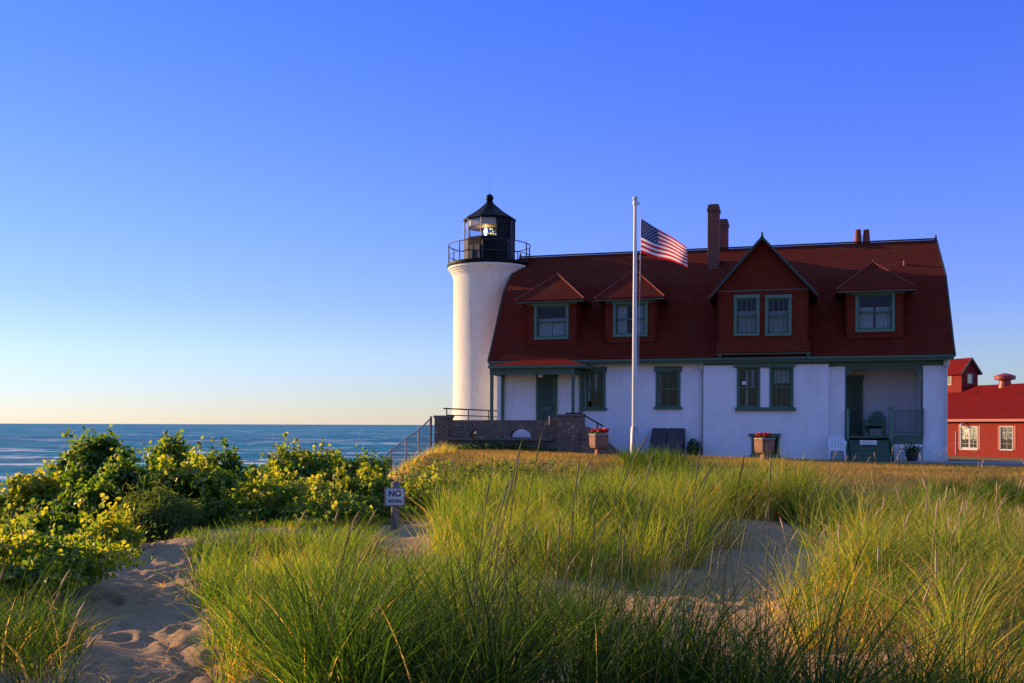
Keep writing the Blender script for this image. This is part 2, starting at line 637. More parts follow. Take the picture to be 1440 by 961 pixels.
def ground_mat():
    t = NT('dune_sand_and_turf')
    v = t.coord()
    big = t.noise(v, 0.7, 5, 0.6)
    fine = t.noise(v, 30, 5, 0.7)
    grit = t.noise(v, 160, 3, 0.8)
    s = t.ramp(fine, [(0.25, (0.31, 0.195, 0.105)), (0.7, (0.47, 0.315, 0.175))])
    litter = t.ramp(t.noise(t.coord((1, 1, 1)), 5.5, 7, 0.75), [(0.56, (0, 0, 0)), (0.68, (1, 1, 1))])
    s = t.mix(t.math('MULTIPLY', litter, 0.45), s, (0.20, 0.14, 0.075))
    turf = t.ramp(t.noise(v, 3.0, 7, 0.75), [(0.3, (0.10, 0.085, 0.028)), (0.5, (0.22, 0.15, 0.045)), (0.72, (0.33, 0.22, 0.075))])
    a = t.n('ShaderNodeAttribute')
    a.attribute_name = 'lawn'
    k = t.math('ADD', a.outputs['Fac'], t.math('MULTIPLY', t.math('SUBTRACT', big, 0.5), 0.7))
    k = t.ramp(k, [(0.4, (0, 0, 0)), (0.6, (1, 1, 1))])
    c = t.mix(k, s, turf)
    h = t.math('ADD', t.math('MULTIPLY', fine, 0.7), t.math('MULTIPLY', grit, 0.35))
    return t.done(t.bsdf(c, 0.95, t.bump(h, 0.6, 0.03), spec=0.1))


M['ground'] = ground_mat()


def water_mat():
    t = NT('lake_water')
    big = t.noise(t.coord((0.004, 0.016, 1)), 1.0, 4, 0.55)
    mid = t.noise(t.coord((0.018, 0.075, 1)), 1.0, 6, 0.72)
    n1 = t.noise(t.coord((0.07, 0.26, 1)), 1.0, 7, 0.72)
    n2 = t.noise(t.coord((0.35, 0.9, 1)), 1.0, 5, 0.7)
    deep = t.ramp(big, [(0.35, (0.003, 0.10, 0.20)), (0.5, (0.004, 0.19, 0.27)), (0.66, (0.010, 0.33, 0.31))])
    a = t.n('ShaderNodeAttribute')
    a.attribute_name = 'shoal'
    c = t.mix(a.outputs['Fac'], deep, (0.05, 0.30, 0.24))
    c = t.mix(t.ramp(mid, [(0.40, (0, 0, 0)), (0.66, (0.7, 0.7, 0.7))]), c, (0.012, 0.29, 0.36))
    c = t.mix(t.ramp(n1, [(0.34, (0.75, 0.75, 0.75)), (0.52, (0, 0, 0))]), c, (0.002, 0.07, 0.15))
    c = t.mix(t.ramp(n1, [(0.54, (0, 0, 0)), (0.72, (0.6, 0.6, 0.6))]), c, (0.08, 0.45, 0.46))
    f = None
    for sc_, lo in (((0.035, 0.13, 1), 0.575), ((0.11, 0.42, 1), 0.60)):
        k = t.ramp(t.noise(t.coord(sc_), 1.0, 6, 0.7, 0.3), [(lo, (0, 0, 0)), (lo + 0.035, (1, 1, 1))])
        f = k if f is None else t.math('MAXIMUM', f, k)
    b = t.n('ShaderNodeAttribute')
    b.attribute_name = 'surf'
    f2 = t.ramp(t.math('ADD', b.outputs['Fac'], t.math('MULTIPLY', t.math('SUBTRACT', n2, 0.5), 0.9)), [(0.5, (0, 0, 0)), (0.7, (1, 1, 1))])
    f = t.math('MAXIMUM', f, f2)
    c = t.mix(f, c, (0.72, 0.74, 0.75))
    h = t.math('ADD', t.math('MULTIPLY', n1, 1.0), t.math('MULTIPLY', n2, 0.35))
    bp = t.bump(h, 1.0, 1.6)
    d = t.n('ShaderNodeBsdfDiffuse')
    t.l(c, d.inputs[0])
    t.l(bp, d.inputs['Normal'])
    g = t.n('ShaderNodeBsdfGlossy')
    g.inputs['Roughness'].default_value = 0.3
    t.l(bp, g.inputs['Normal'])
    mx = t.n('ShaderNodeMixShader')
    t.l(t.math('MULTIPLY', t.math('SUBTRACT', 1.0, f), 0.12), mx.inputs[0])
    t.l(d.outputs[0], mx.inputs[1])
    t.l(g.outputs[0], mx.inputs[2])
    return t.done(mx.outputs[0])


M['water'] = water_mat()

# ------------------------------------------------------------------ terrain
_perm = rng.permutation(4096)
_val = rng.random(4096)


def vnoise(x, y):
    xi, yi = np.floor(x).astype(np.int64), np.floor(y).astype(np.int64)
    fx, fy = x - xi, y - yi
    fx, fy = fx * fx * (3 - 2 * fx), fy * fy * (3 - 2 * fy)

    def g(i, j):
        return _val[_perm[(_perm[i & 4095] + j) & 4095]]
    a, b, c, d = g(xi, yi), g(xi + 1, yi), g(xi, yi + 1), g(xi + 1, yi + 1)
    return (a * (1 - fx) + b * fx) * (1 - fy) + (c * (1 - fx) + d * fx) * fy


def fbm(x, y, o=4):
    s, a, t = 0, 0.5, 0
    for k in range(o):
        s = s + a * vnoise(x * 2 ** k + 17.3 * k, y * 2 ** k + 5.1 * k)
        t += a
        a *= 0.5
    return s / t - 0.5


def sst(a, b, x):
    t = np.clip((x - a) / (b - a), 0, 1)
    return t * t * (3 - 2 * t)


HUMPS = [  # x, y, radius x, radius y, height
    (4.2, 9.3, 1.7, 1.7, 0.50), (0.3, 17.5, 2.3, 2.6, 0.42), (4.2, 17.8, 1.5, 1.9, 0.42), (-1.5, 9.8, 1.3, 1.6, 0.26),
    (0.2, 4.9, 1.4, 1.0, 0.14), (-4.0, 15.5, 1.6, 1.6, 0.25), (8.7, 22.5, 1.5, 1.5, 0.25), (-3.6, 6.2, 0.9, 1.2, 0.16),
    (7.3, 14.0, 2.0, 2.2, 0.35), (2.8, 12.2, 1.2, 1.9, -0.30), (6.6, 18.5, 1.0, 1.6, -0.12), (-5.6, 11.0, 1.2, 1.8, 0.12),
    (-1.0, 13.2, 0.8, 0.9, 0.12), (1.6, 8.6, 1.0, 1.4, -0.08),
]
PATH = np.array([(-1.6, 4.2), (-2.1, 5.8), (-2.75, 7.6), (-3.75, 10.0), (-4.5, 12.0), (-5.1, 13.6), (-6.0, 15.5)])


def path_dist(x, y):
    d = np.full(np.shape(x), 1e9)
    for (ax, ay), (bx, by) in zip(PATH[:-1], PATH[1:]):
        t = np.clip(((x - ax) * (bx - ax) + (y - ay) * (by - ay)) / ((bx - ax) ** 2 + (by - ay) ** 2), 0, 1)
        d = np.minimum(d, np.hypot(x - ax - t * (bx - ax), y - ay - t * (by - ay)))
    return d


def plateau(x, y):
    wob = 1.2 * fbm(x * 0.25 + 3, y * 0.25, 3)
    return sst(19.0, 27.0, y + wob + 0.9 * np.clip(x - 5, 0, 6)) * sst(-4.4, -2.2, x + 0.25 * wob + 0.0 * y)


_fp = []
_r2 = random.Random(3)
for i in range(330):
    k = _r2.random() * (len(PATH) - 1)
    j = int(k)
    f = k - j
    px_ = PATH[j] * (1 - f) + PATH[j + 1] * f
    _fp.append((px_[0] + _r2.gauss(0, 0.42), px_[1] + _r2.gauss(0, 0.3), _r2.uniform(-0.7, 0.7), _r2.uniform(0.025, 0.055)))
for i in range(160):
    cx, cy = _r2.choice([(2.3, 11.6), (1.4, 8.3), (2.2, 7.2), (-1.9, 6.0), (1.8, 9.6)])
    _fp.append((cx + _r2.gauss(0, 0.7), cy + _r2.gauss(0, 0.9), _r2.uniform(-1.5, 1.5), _r2.uniform(0.02, 0.045)))


def height(x, y, prints=False):
    x, y = np.asarray(x, float), np.asarray(y, float)
    low = np.interp(y, [-30, 0, 5, 9, 15, 22, 30, 42, 60], [-0.2, -0.3, -0.47, -0.66, -0.70, -0.80, -1.0, -1.8, -3.0])
    for (cx, cy, rx, ry, hh) in HUMPS:
        low = low + hh * np.exp(-(((x - cx) / rx) ** 2 + ((y - cy) / ry) ** 2))
    low = low + 0.34 * fbm(x * 0.55, y * 0.55, 4) * sst(2, 5, y) + 0.07 * fbm(x * 2.7, y * 2.7, 3)
    pd = path_dist(x, y)
    low = low - 0.12 * np.exp(-(pd / 0.6) ** 2)
    lawn = 0.28 - 0.022 * (np.clip(x, -4, 40) + 1)
    lawn = lawn - 0.75 * sst(44, 76, y) + 0.05 * fbm(x * 0.4, y * 0.4, 3)
    k = plateau(x, y)
    h = low * (1 - k) + lawn * k
    # the bank falls to the beach on the left
    xl = np.interp(y, [0, 22, 27, 33, 37, 45, 60, 400], [-17, -15.5, -10, -5.6, -4.2, -4.4, -4.6, -4.6])
    d = sst(0.0, 9.0, xl - x)
    h = h * (1 - d) + (-4.9) * d
    if prints:
        near = (y < 16) & (y > 3.5) & (np.abs(x) < 8)
        dz = np.zeros_like(h)
        xs, ys = x[near], y[near]
        acc = np.zeros_like(xs)
        for (fx, fy, fa, fd) in _fp:
            m = (np.abs(xs - fx) < 0.45) & (np.abs(ys - fy) < 0.45)
            if not m.any(): continue
            ux, uy = xs[m] - fx, ys[m] - fy
            c, s = math.cos(fa), math.sin(fa)
            q = ((ux * c - uy * s) / 0.085) ** 2 + ((ux * s + uy * c) / 0.16) ** 2
            acc[m] += -fd * np.exp(-q) + 0.45 * fd * np.exp(-((np.sqrt(q) - 1.5) / 0.45) ** 2)
        dz[near] = np.clip(acc, -0.10, 0.06)
        h = h + dz
    return h


def axis(lo, hi, step, far_lo, far_hi, g=1.22):
    a = list(np.arange(lo, hi + 1e-6, step))
    s, p = step, hi
    while p < far_hi:
        s *= g
        p += s
        a.append(p)
    s, p, b = step, lo, []
    while p > far_lo:
        s *= g
        p -= s
        b.append(p)
    return np.array(b[::-1] + a)


def grid_mesh(name, X, Y, Z, attrs, mat):
    ny, nx = X.shape
    me = bpy.data.meshes.new(name)
    me.vertices.add(nx * ny)
    me.vertices.foreach_set('co', np.stack([X, Y, Z], -1).astype(np.float32).ravel())
    i = np.arange(nx * ny).reshape(ny, nx)
    q = np.stack([i[:-1, :-1], i[:-1, 1:], i[1:, 1:], i[1:, :-1]], -1).reshape(-1, 4)
    me.loops.add(q.size)
    me.loops.foreach_set('vertex_index', q.ravel().astype(np.int32))
    me.polygons.add(len(q))
    me.polygons.foreach_set('loop_start', np.arange(0, q.size, 4, dtype=np.int32))
    me.polygons.foreach_set('use_smooth', np.ones(len(q), bool))
    for k, a in attrs.items():
        at_ = me.attributes.new(k, 'FLOAT', 'POINT')
        at_.data.foreach_set('value', np.asarray(a, np.float32).ravel())
    me.materials.append(mat)
    me.update()
    me.validate()
    o = bpy.data.objects.new(name, me)
    col.objects.link(o)
    return o


gx = axis(-7.5, 9.0, 0.055, -6000, 6000, 1.10)
gy = axis(4.2, 16.0, 0.05, -60, 9000, 1.06)
GX, GY = np.meshgrid(gx, gy)
GZ = height(GX, GY, True)
ground = grid_mesh('ground', GX, GY, GZ, {'lawn': plateau(GX, GY)}, M['ground'])
tag(ground, kind='structure')

wx = axis(-90, 10, 0.8, -9000, 9000, 1.15)
wy = axis(30, 190, 0.8, -400, 40000, 1.12)
WX, WY = np.meshgrid(wx, wy)
WZ = -4.0 + 0.55 * fbm(WX * 0.07, WY * 0.16, 4) * sst(4000, 200, WY)
shore = WX + 14.0
shoal = np.exp(-((WY - 105) / 42) ** 2) * 0.95 + 0.6 * np.exp(-((WY - 215) / 40) ** 2) * (fbm(WX * 0.01, WY * 0.03, 2) + 0.5)
surf = np.zeros_like(WX)
for (yc, wdt, amp, ph) in ((84, 1.6, 1.0, 0.0), (118, 2.2, 1.0, 2.0), (138, 1.5, 0.9, 4.4), (168, 2.2, 0.85, 1.2), (250, 3.5, 0.7, 3.1)):
    yy = yc + 7 * fbm(WX * 0.03 + ph, WX * 0 + ph, 3) * 2
    line = np.exp(-((WY - yy) / wdt) ** 2) * (vnoise(WX * 0.05 + ph * 9, WX * 0 + ph) > 0.5)
    surf = np.maximum(surf, amp * line)
    WZ = WZ + 0.5 * np.exp(-((WY - yy) / (wdt * 2.2)) ** 2)
lake = grid_mesh('lake_water', WX, WY, WZ, {'shoal': np.clip(shoal, 0, 1), 'surf': surf}, M['water'])
tag(lake, kind='structure')


def gz(x, y):
    return float(height(np.array([x]), np.array([y]))[0])


# ------------------------------------------------------------------ keeper's house
house = empty('keepers_house', (OX, OY, 0), -TH)
tag(house, 'long white keeper\'s house under a dark red gambrel roof with dormers', 'house')
XL, XR = hx(699, 0.0), 0.0
DEPTH = 8.3
WT = 3.62                    # wall top


def rect(px0, px1, py0, py1, v):
    m = (py0 + py1) / 2
    return hx(px0, v, m), hx(px1, v, m), hz((px0 + px1) / 2, py1, v), hz((px0 + px1) / 2, py0, v)


V2 = -0.22                   # the bay stands this far forward of the main front
wa = rect(823, 848, 524, 574, 0)
wb = rect(926, 953, 523, 572, 0)
dr = rect(757, 781, 529, 590, 0)
t1 = rect(1039, 1066, 518, 573, V2)
t2 = rect(1085, 1113, 518, 573, V2)
bw = rect(1059, 1094, 614, 640, V2)
XB0, XB1 = hx(989, V2), hx(1165, V2)
XP0, XP1 = hx(1188, 0), hx(1298, 0)
FLOOR = 0.86
dr = (dr[0], dr[1], 0.78, dr[3])
PD = 2.3                     # depth of the recessed porch
PTOP = 3.30
m = MB()
m.wall(XL, XB0, -0.8, WT, 0.0, [wa, wb, dr])
m.wall(XB0, XB1, -0.8, WT, V2, [t1, t2, bw])
m.add([(XB0, V2, -0.8), (XB0, 0, -0.8), (XB0, 0, WT), (XB0, V2, WT)], [(0, 3, 2, 1)])
m.add([(XB1, V2, -0.8), (XB1, 0, -0.8), (XB1, 0, WT), (XB1, V2, WT)], [(0, 1, 2, 3)])
m.box(XB1, XP0, 0.0, 0.4, -0.8, WT)
m.box(XP1, XR, 0.0, 0.4, -0.8, WT)
m.box(XP0, XP1, 0.05, 0.38, PTOP, WT)
# recessed porch: side walls, back wall
m.box(XP0 - 0.15, XP0 - 0.002, 0.4, PD, -0.8, WT)
m.box(XP1 + 0.002, XP1 + 0.15, 0.4, PD, -0.8, WT)
m.box(XP0 - 0.15, XP1 + 0.15, PD, PD + 0.2, -0.8, WT)
# ends and back
m.box(XL - 0.002, XL + 0.28, 0.282, DEPTH, -0.8, WT)
m.box(XR - 0.30, XR + 0.002, 0.402, DEPTH, -0.8, WT)
m.box(XL + 0.28, XR - 0.3, DEPTH - 0.25, DEPTH, -0.8, WT)
m.build('wall', M['white_wall'], house)

# floors (keep the rooms dark and closed)
m = MB()
m.box(XL + 0.3, XP0 - 0.2, 0.3, DEPTH - 0.3, 0.70, 0.85)
m.box(XL + 0.3, XR - 0.32, 0.5, DEPTH - 0.3, 3.40, 3.55)
m.box(XL + 0.3, XP0 - 0.2, 2.9, 3.0, 0.86, 3.39)
m.build('floor', M['interior'], house)

# gambrel roof
PROF = [(-0.42, 3.66), (-0.12, 4.02), (1.72, 6.62), (4.15, 8.33), (6.58, 6.62), (8.42, 4.02), (8.72, 3.66)]
RX0, RX1 = XL - 0.22, XR + 0.22
th = 0.14


def inner(p):
    c = (4.15, 3.0)
    return (p[0] + (c[0] - p[0]) * 0.03, p[1] - th)


m = MB()
m.prism(PROF + [inner(p) for p in reversed(PROF)], 'x', RX0, RX1)
roof = m.build('roof', M['roof'], house)
gp = [(-0.02, WT - 0.02), (0.05, 3.95), (1.80, 6.42), (4.15, 8.1), (6.5, 6.42), (8.25, 3.95), (8.32, WT - 0.02)]
for (a, b) in ((RX0 + 0.20, RX0 + 0.40), (RX1 - 0.40, RX1 - 0.20)):
    m = MB()
    m.prism(gp, 'x', a, b)
    m.build('gable_wall', M['siding'], house)
# ridge cap and rake boards
for xe in (RX0 - 0.03, RX1 + 0.03):
    m = MB()
    for (a, b) in zip(PROF[:-1], PROF[1:]):
        d = Vector((0, b[0] - a[0], b[1] - a[1]))
        L = d.length
        d.normalize()
        nrm = Vector((0, -d.z, d.y))
        c = Vector((xe, (a[0] + b[0]) / 2, (a[1] + b[1]) / 2)) - nrm * 0.065
        m.obox(c, (0.028, 0, 0), d * (L / 2 + 0.01), nrm * 0.075)
    m.build('rake_board', M['dark_teal'], house)
m = MB()
m.obox((0.5 * (RX0 + RX1), 4.15, 8.37), (0.5 * (RX1 - RX0) + 0.03, 0, 0), (0, 0.08, 0), (0, 0, 0.018))
m.bar((RX0, 4.15, 8.34), (RX0, 4.15, 8.52), 0.05, 0.03)
m.bar((RX1, 4.15, 8.34), (RX1, 4.15, 8.52), 0.05, 0.03)
m.build('ridge_cap', M['iron'], house)

# eaves: soffit, fascia and gutter
m = MB()
m.box(RX0 + 0.02, RX1 - 0.02, -0.40, -0.002, 3.50, 3.545)
m.box(RX0 + 0.01, RX1 - 0.01, -0.44, -0.402, 3.46, 3.64)
m.box(RX0 + 0.01, RX1 - 0.01, -0.53, -0.442, 3.55, 3.63)
m.build('fascia', M['teal'], house)
m = MB()
m.box(XB1 + 0.03, XR, -0.03, -0.003, PTOP, 3.50)
m.box(XB0, XB1, V2 - 0.03, V2 - 0.003, 3.38, 3.50)
m.build('frieze_board', M['teal'], house)


def window(name, r, v, parent, curtain=None, casing=0.10, sashes=2, mu=0, head=0.0, sill=True, frame_mat='teal_light', blind=False, upper_blind=False):
    """Casing round the opening r, sashes and pane set back, curtain behind."""
    x0, x1, z0, z1 = r
    m = MB()
    c = casing
    m.box(x0 - c, x0, v - 0.035, v + 0.10, z0, z1)
    m.box(x1, x1 + c, v - 0.035, v + 0.10, z0, z1)
    m.box(x0 - c - head * 0.5, x1 + c + head * 0.5, v - 0.05, v + 0.10, z1, z1 + c + head)
    w_ = m.build(name, M[frame_mat], parent, bevel=0.006)
    if sill:
        m = MB()
        m.box(x0 - c - 0.06, x1 + c + 0.06, v - 0.10, v + 0.10, z0 - 0.10, z0)
        m.build('sill', M[frame_mat], w_, bevel=0.008)
    m = MB()
    s = 0.045
    zm = z0 + (z1 - z0) * 0.5
    for (a, b, yo) in ((z0, zm + 0.02, 0.10), (zm - 0.02, z1, 0.055)) if sashes == 2 else ((z0, z1, 0.07),):
        m.box(x0, x0 + s, v + yo, v + yo + 0.04, a, b)
        m.box(x1 - s, x1, v + yo, v + yo + 0.04, a, b)
        m.box(x0 + s, x1 - s, v + yo, v + yo + 0.04, a, a + s * 1.2)
        m.box(x0 + s, x1 - s, v + yo, v + yo + 0.04, b - s, b)
        for k in range(mu):
            xm = x0 + (x1 - x0) * (k + 1) / (mu + 1)
            m.box(xm - 0.012, xm + 0.012, v + yo + 0.008, v + yo + 0.034, a + s, b - s)
    m.build('sash', M['teal'], w_)
    m = MB()
    if sashes == 2:
        m.box(x0 + s * 0.5, x1 - s * 0.5, v + 0.117, v + 0.123, z0 + 0.02, zm)
        m.box(x0 + s * 0.5, x1 - s * 0.5, v + 0.072, v + 0.078, zm, z1 - 0.02)
    else:
        m.box(x0 + s * 0.5, x1 - s * 0.5, v + 0.088, v + 0.094, z0 + 0.02, z1 - 0.02)
    m.build('pane', M['glass'], w_)
    if curtain:
        m = MB()
        for (a, b, c0, c1) in curtain:            # fractions of the opening
            X0, X1 = x0 + (x1 - x0) * a, x0 + (x1 - x0) * b
            Z0, Z1 = z0 + (z1 - z0) * c0, z0 + (z1 - z0) * c1
            n = max(8, int((X1 - X0) / 0.018))
            vs, fs = [], []
            for i in range(n + 1):
                x = X0 + (X1 - X0) * i / n
                yv = v + 0.21 + 0.022 * math.sin(x * 55) + 0.012 * math.sin(x * 131 + 1)
                vs += [(x, yv, Z0), (x, yv, Z1)]
            for i in range(n):
                fs.append((2 * i, 2 * i + 2, 2 * i + 3, 2 * i + 1))
            m.add(vs, fs)
        m.build('curtain', M['curtain'], w_)
    return w_


window('window', wa, 0, house, [(0.10, 0.28, 0.2, 1.0), (0.45, 0.62, 0.45, 1.0)], head=0.10, frame_mat='teal', mu=1)
window('window', wb, 0, house, [(0.04, 0.10, 0, 1.0)], head=0.10, frame_mat='teal', mu=1)
window('window', t1, V2, house, [(0.36, 0.48, 0, 1.0), (0.6, 0.8, 0.5, 1)], casing=0.07, head=0.0, sill=False, frame_mat='teal', mu=2)
window('window', t2, V2, house, [(0.1, 0.9, 0.62, 0.95)], casing=0.07, head=0.0, sill=False, frame_mat='teal', mu=3)
# shared stone-like lintel and sill over the paired windows
l_ = rect(1032, 1118, 508, 517, V2)
s_ = rect(1034, 1119, 573, 578, V2)
m = MB()
m.box(l_[0], l_[1], V2 - 0.09, V2 - 0.052, l_[2], l_[3])
m.build('lintel', M['teal'], house, bevel=0.01)
m = MB()
m.box(s_[0], s_[1], V2 - 0.12, V2 - 0.004, s_[2], s_[3])
m.build('sill', M['teal'], house, bevel=0.01)
# small white notice in the left of the pair
m = MB()
nt_ = rect(1043.5, 1049, 536.5, 541, V2)
m.box(nt_[0], nt_[1], V2 + 0.060, V2 + 0.068, nt_[2], nt_[3])
m.build('paper_notice', M['white_plastic'], house)
# basement window
bwin = window('basement_window', bw, V2, house, None, casing=0.05, sashes=1, mu=2, frame_mat='teal')
lb = rect(1053, 1098, 610, 614, V2)
m = MB()
m.box(lb[0], lb[1], V2 - 0.10, V2 - 0.054, lb[2], lb[3])
m.build('lintel', M['teal'], bwin)


def door(r, v, name='door'):
    x0, x1, z0, z1 = r
    m = MB()
    c = 0.12
    m.box(x0 - c + 0.04, x0 + 0.03, v - 0.04, v + 0.12, z0, z1)
    m.box(x1 - 0.03, x1 + c - 0.04, v - 0.04, v + 0.12, z0, z1)
    m.box(x0 - c, x1 + c, v - 0.06, v + 0.12, z1, z1 + 0.13)
    d = m.build(name, M['teal'], house)
    m = MB()
    a, b = x0 + 0.03, x1 - 0.03
    zr = z0 + (z1 - z0) * 0.46
    y0, y1 = v + 0.03, v + 0.075
    m.box(a, a + 0.11, y0, y1, z0 + 0.02, z1)
    m.box(b - 0.11, b, y0, y1, z0 + 0.02, z1)
    m.box(a + 0.11, b - 0.11, y0, y1, z1 - 0.12, z1)
    m.box(a + 0.11, b - 0.11, y0, y1, zr - 0.07, zr + 0.07)
    m.box(a + 0.11, b - 0.11, y0, y1, z0 + 0.02, z0 + 0.22)
    m.build('screen_frame', M['teal'], d)
    m = MB()
    m.box(a + 0.1, b - 0.1, y0 + 0.018, y1 - 0.018, z0 + 0.2, zr - 0.06)
    m.box(a + 0.1, b - 0.1, y0 + 0.018, y1 - 0.018, zr + 0.06, z1 - 0.1)
    m.build('screen', M['dark_teal'], d)
    m = MB()
    m.bar((b - 0.06, y0 - 0.05, zr + 0.02), (b - 0.06, y0, zr + 0.02), 0.012)
    m.bar((b - 0.06, y0 - 0.05, zr - 0.05), (b - 0.06, y0 - 0.05, zr + 0.09), 0.012)
    m.build('handle', M['iron'], d)
    return d


door(dr, 0)
dp = rect(1190.5, 1210, 530, 608, PD)
door((dp[0], dp[1], FLOOR + 0.02, FLOOR + 2.1), PD - 0.13)

# recessed porch at the right end: floor, arch header, stairs, railing, skirt
m = MB()
m.box(XP0 + 0.01, XP1 - 0.01, 0.02, PD - 0.01, FLOOR - 0.06, FLOOR)
m.build('porch_floor', M['teal'], house)
m = MB()
n = 14
arch = [(XP0 + 0.002, PTOP - 0.001), (XP1 - 0.002, PTOP - 0.001)]
zt = rect(1240, 1242, 518.5, 520, 0)[3]
arc = []
xa, xb = XP0 + 0.03, XP1 - 0.03
rr = 0.42
arc.append((XP1 - 0.002, zt - rr))
for k in range(n + 1):
    a = math.pi / 2 * k / n
    arc.append((xb - rr * (1 - math.cos(a)), zt - rr + rr * math.sin(a)))
for k in range(n + 1):
    a = math.pi / 2 * (1 - k / n)
    arc.append((xa + rr * (1 - math.cos(a)), zt - rr + rr * math.sin(a)))
arc.append((XP0 + 0.002, zt - rr))
m.prism([(XP0 + 0.002, PTOP + 0.1), ] + [(XP1 - 0.002, PTOP + 0.1)] + arc, 'y', 0.03, 0.048)
m.box(XP0 + 0.003, XP0 + 0.06, 0.05, 0.16, FLOOR, zt - rr)
m.box(XP1 - 0.06, XP1 - 0.003, 0.05, 0.16, FLOOR, zt - rr)
m.build('porch_arch', M['teal'], house)
m = MB()
m.box(XP0 + 0.01, XP1 - 0.01, 0.39, PD - 0.01, PTOP - 0.04, PTOP)
m.build('porch_ceiling', M['liner'], house)
xs0, xs1 = hx(1194, -0.4), hx(1251, -0.4)
m = MB()
N = 5
for k in range(N):
    z1 = FLOOR - 0.02 - (FLOOR + 0.02) * (k + 1) / (N + 1) + 0.02
    y1 = 0.02 - 0.27 * k
    m.box(xs0, xs1, y1 - 0.30, y1, z1 - 0.04, z1)
    m.box(xs0 + 0.01, xs1 - 0.01, y1 - 0.27, y1 - 0.25, z1 - 0.19, z1 - 0.042)
m.build('stair', M['teal'], house)
for x in (xs0 - 0.06, xs1 + 0.06):
    m = MB()
    m.prism([(0.015, FLOOR), (0.015, -0.3), (-1.35, -0.3), (-1.35, 0.05)], 'x', x - 0.025, x + 0.025)
    m.build('stair_stringer', M['teal'], house)
m = MB()
m.box(xs0 - 0.08, xs0 + 0.02, -0.12, -0.02, FLOOR - 0.4, FLOOR + 0.95)
m.build('stair_post', M['teal_light'], house)
m = MB()
m.box(xs1 + 0.01, xs1 + 0.15, -0.13, 0.0, -0.2, FLOOR + 0.98)
m.box(xs1 - 0.01, xs1 + 0.17, -0.15, 0.02, FLOOR + 0.98, FLOOR + 1.03)
m.build('stair_post', M['teal_light'], house)
m = MB()
zr0, zr1 = FLOOR + 0.10, FLOOR + 0.90
m.box(xs1 + 0.155, XP1 - 0.07, -0.09, -0.03, zr1 - 0.05, zr1)
m.box(xs1 + 0.155, XP1 - 0.07, -0.085, -0.035, zr0, zr0 + 0.04)
k = xs1 + 0.20
while k < XP1 - 0.1:
    m.box(k, k + 0.025, -0.072, -0.048, zr0 + 0.042, zr1 - 0.052)
    k += 0.085
m.box(XP1 - 0.068, XP1 + 0.01, -0.11, -0.01, FLOOR, zr1 + 0.08)
m.build('porch_railing', M['teal'], house)
m = MB()
m.box(xs1 + 0.16, XP1 - 0.005, -0.04, 0.018, FLOOR - 0.26, FLOOR - 0.001)
m.build('skirt_board', M['teal'], house)
m = MB()
k = xs1 + 0.17
while k < XP1 - 0.16:
    m.box(k, k + 0.145, -0.02, 0.015, -0.2, FLOOR - 0.262)
    k += 0.155
m.build('porch_skirt', M['white_trim'], house)

# left porch
PV = -1.5
pz = 3.02
m = MB()
xl_, xr_ = hx(691.0, PV), hx(806, PV)
ex0, ex1 = hx(686, PV - 0.3), hx(822.5, PV - 0.3)
ez0 = hz(750, 517.5, PV - 0.3)
ez1 = ez0 + 0.10
rz = ez1 + 0.36
m.add([(ex0, PV - 0.3, ez1), (ex1, PV - 0.3, ez1), (ex1, 0, ez1), (ex0, 0, ez1), (ex0 + 1.25, -0.01, rz), (ex1 - 1.25, -0.01, rz)],
      [(0, 1, 5, 4), (1, 2, 5), (3, 0, 4), (0, 3, 2, 1)])
pr = m.build('porch_roof', M['barn_roof'], house)
m = MB()
m.box(ex0, ex1, PV - 0.31, -0.01, ez0, ez1 - 0.004)
m.build('porch_cornice', M['teal'], pr)
bz0 = hz(750, 527, PV)
m = MB()
m.box(xl_ - 0.05, xr_ + 0.05, PV - 0.08, PV + 0.06, bz0, ez0 - 0.004)
m.box(xl_ - 0.05, xl_ + 0.07, PV + 0.062, -0.01, bz0, ez0 - 0.004)
m.box(xr_ - 0.07, xr_ + 0.05, PV + 0.062, -0.01, bz0, ez0 - 0.004)
m.build('porch_beam', M['teal'], house)
for (x, y) in ((xl_ + 0.01, PV), (xr_ - 0.01, PV), (xl_ + 0.01, -0.07), (xr_ - 0.01, -0.07)):
    m = MB()
    m.box(x - 0.055, x + 0.055, y - 0.055, y + 0.055, 0.74, bz0 - 0.002)
    m.box(x - 0.08, x + 0.08, y - 0.078, y + 0.078, 0.74, 0.86)
    m.build('porch_post', M['teal'], house, bevel=0.008)
m = MB()
gl = (hx(760, -0.8), -0.8)
m.lathe([(0.0, -0.11), (0.07, -0.09), (0.10, -0.03), (0.09, 0.03), (0.05, 0.055), (0.03, 0.06)], 16, (gl[0], gl[1], bz0 + 0.03))
m.build('porch_lamp', M['white_plastic'], house, smooth=True)

# downspouts
for (x, v) in ((XB0 - 0.09, -0.05), (XR + 0.02, -0.09)):
    m = MB()
    m.lathe([(0.05, 0), (0.05, -0.03), (0.10, -0.03), (0.10, -0.20), (0.05, -0.28)][::-1], 10, (x, v - 0.06, 3.5))
    m.bar((x, v, 3.26), (x, v, 0.12), 0.042, n=10)
    m.bar((x, v, 0.14), (x, v - 0.22, 0.05), 0.042, n=10)
    m.build('downspout', M['white_metal'], house, smooth=True)


# dormers with hipped roofs
def roof_v(z):
    """Where the main roof's front slope stands at height z."""
    for (a, b) in zip(PROF[:3], PROF[1:4]):
        if a[1] <= z <= b[1]:
            return a[0] + (b[0] - a[0]) * (z - a[1]) / (b[1] - a[1])
    return 4.15


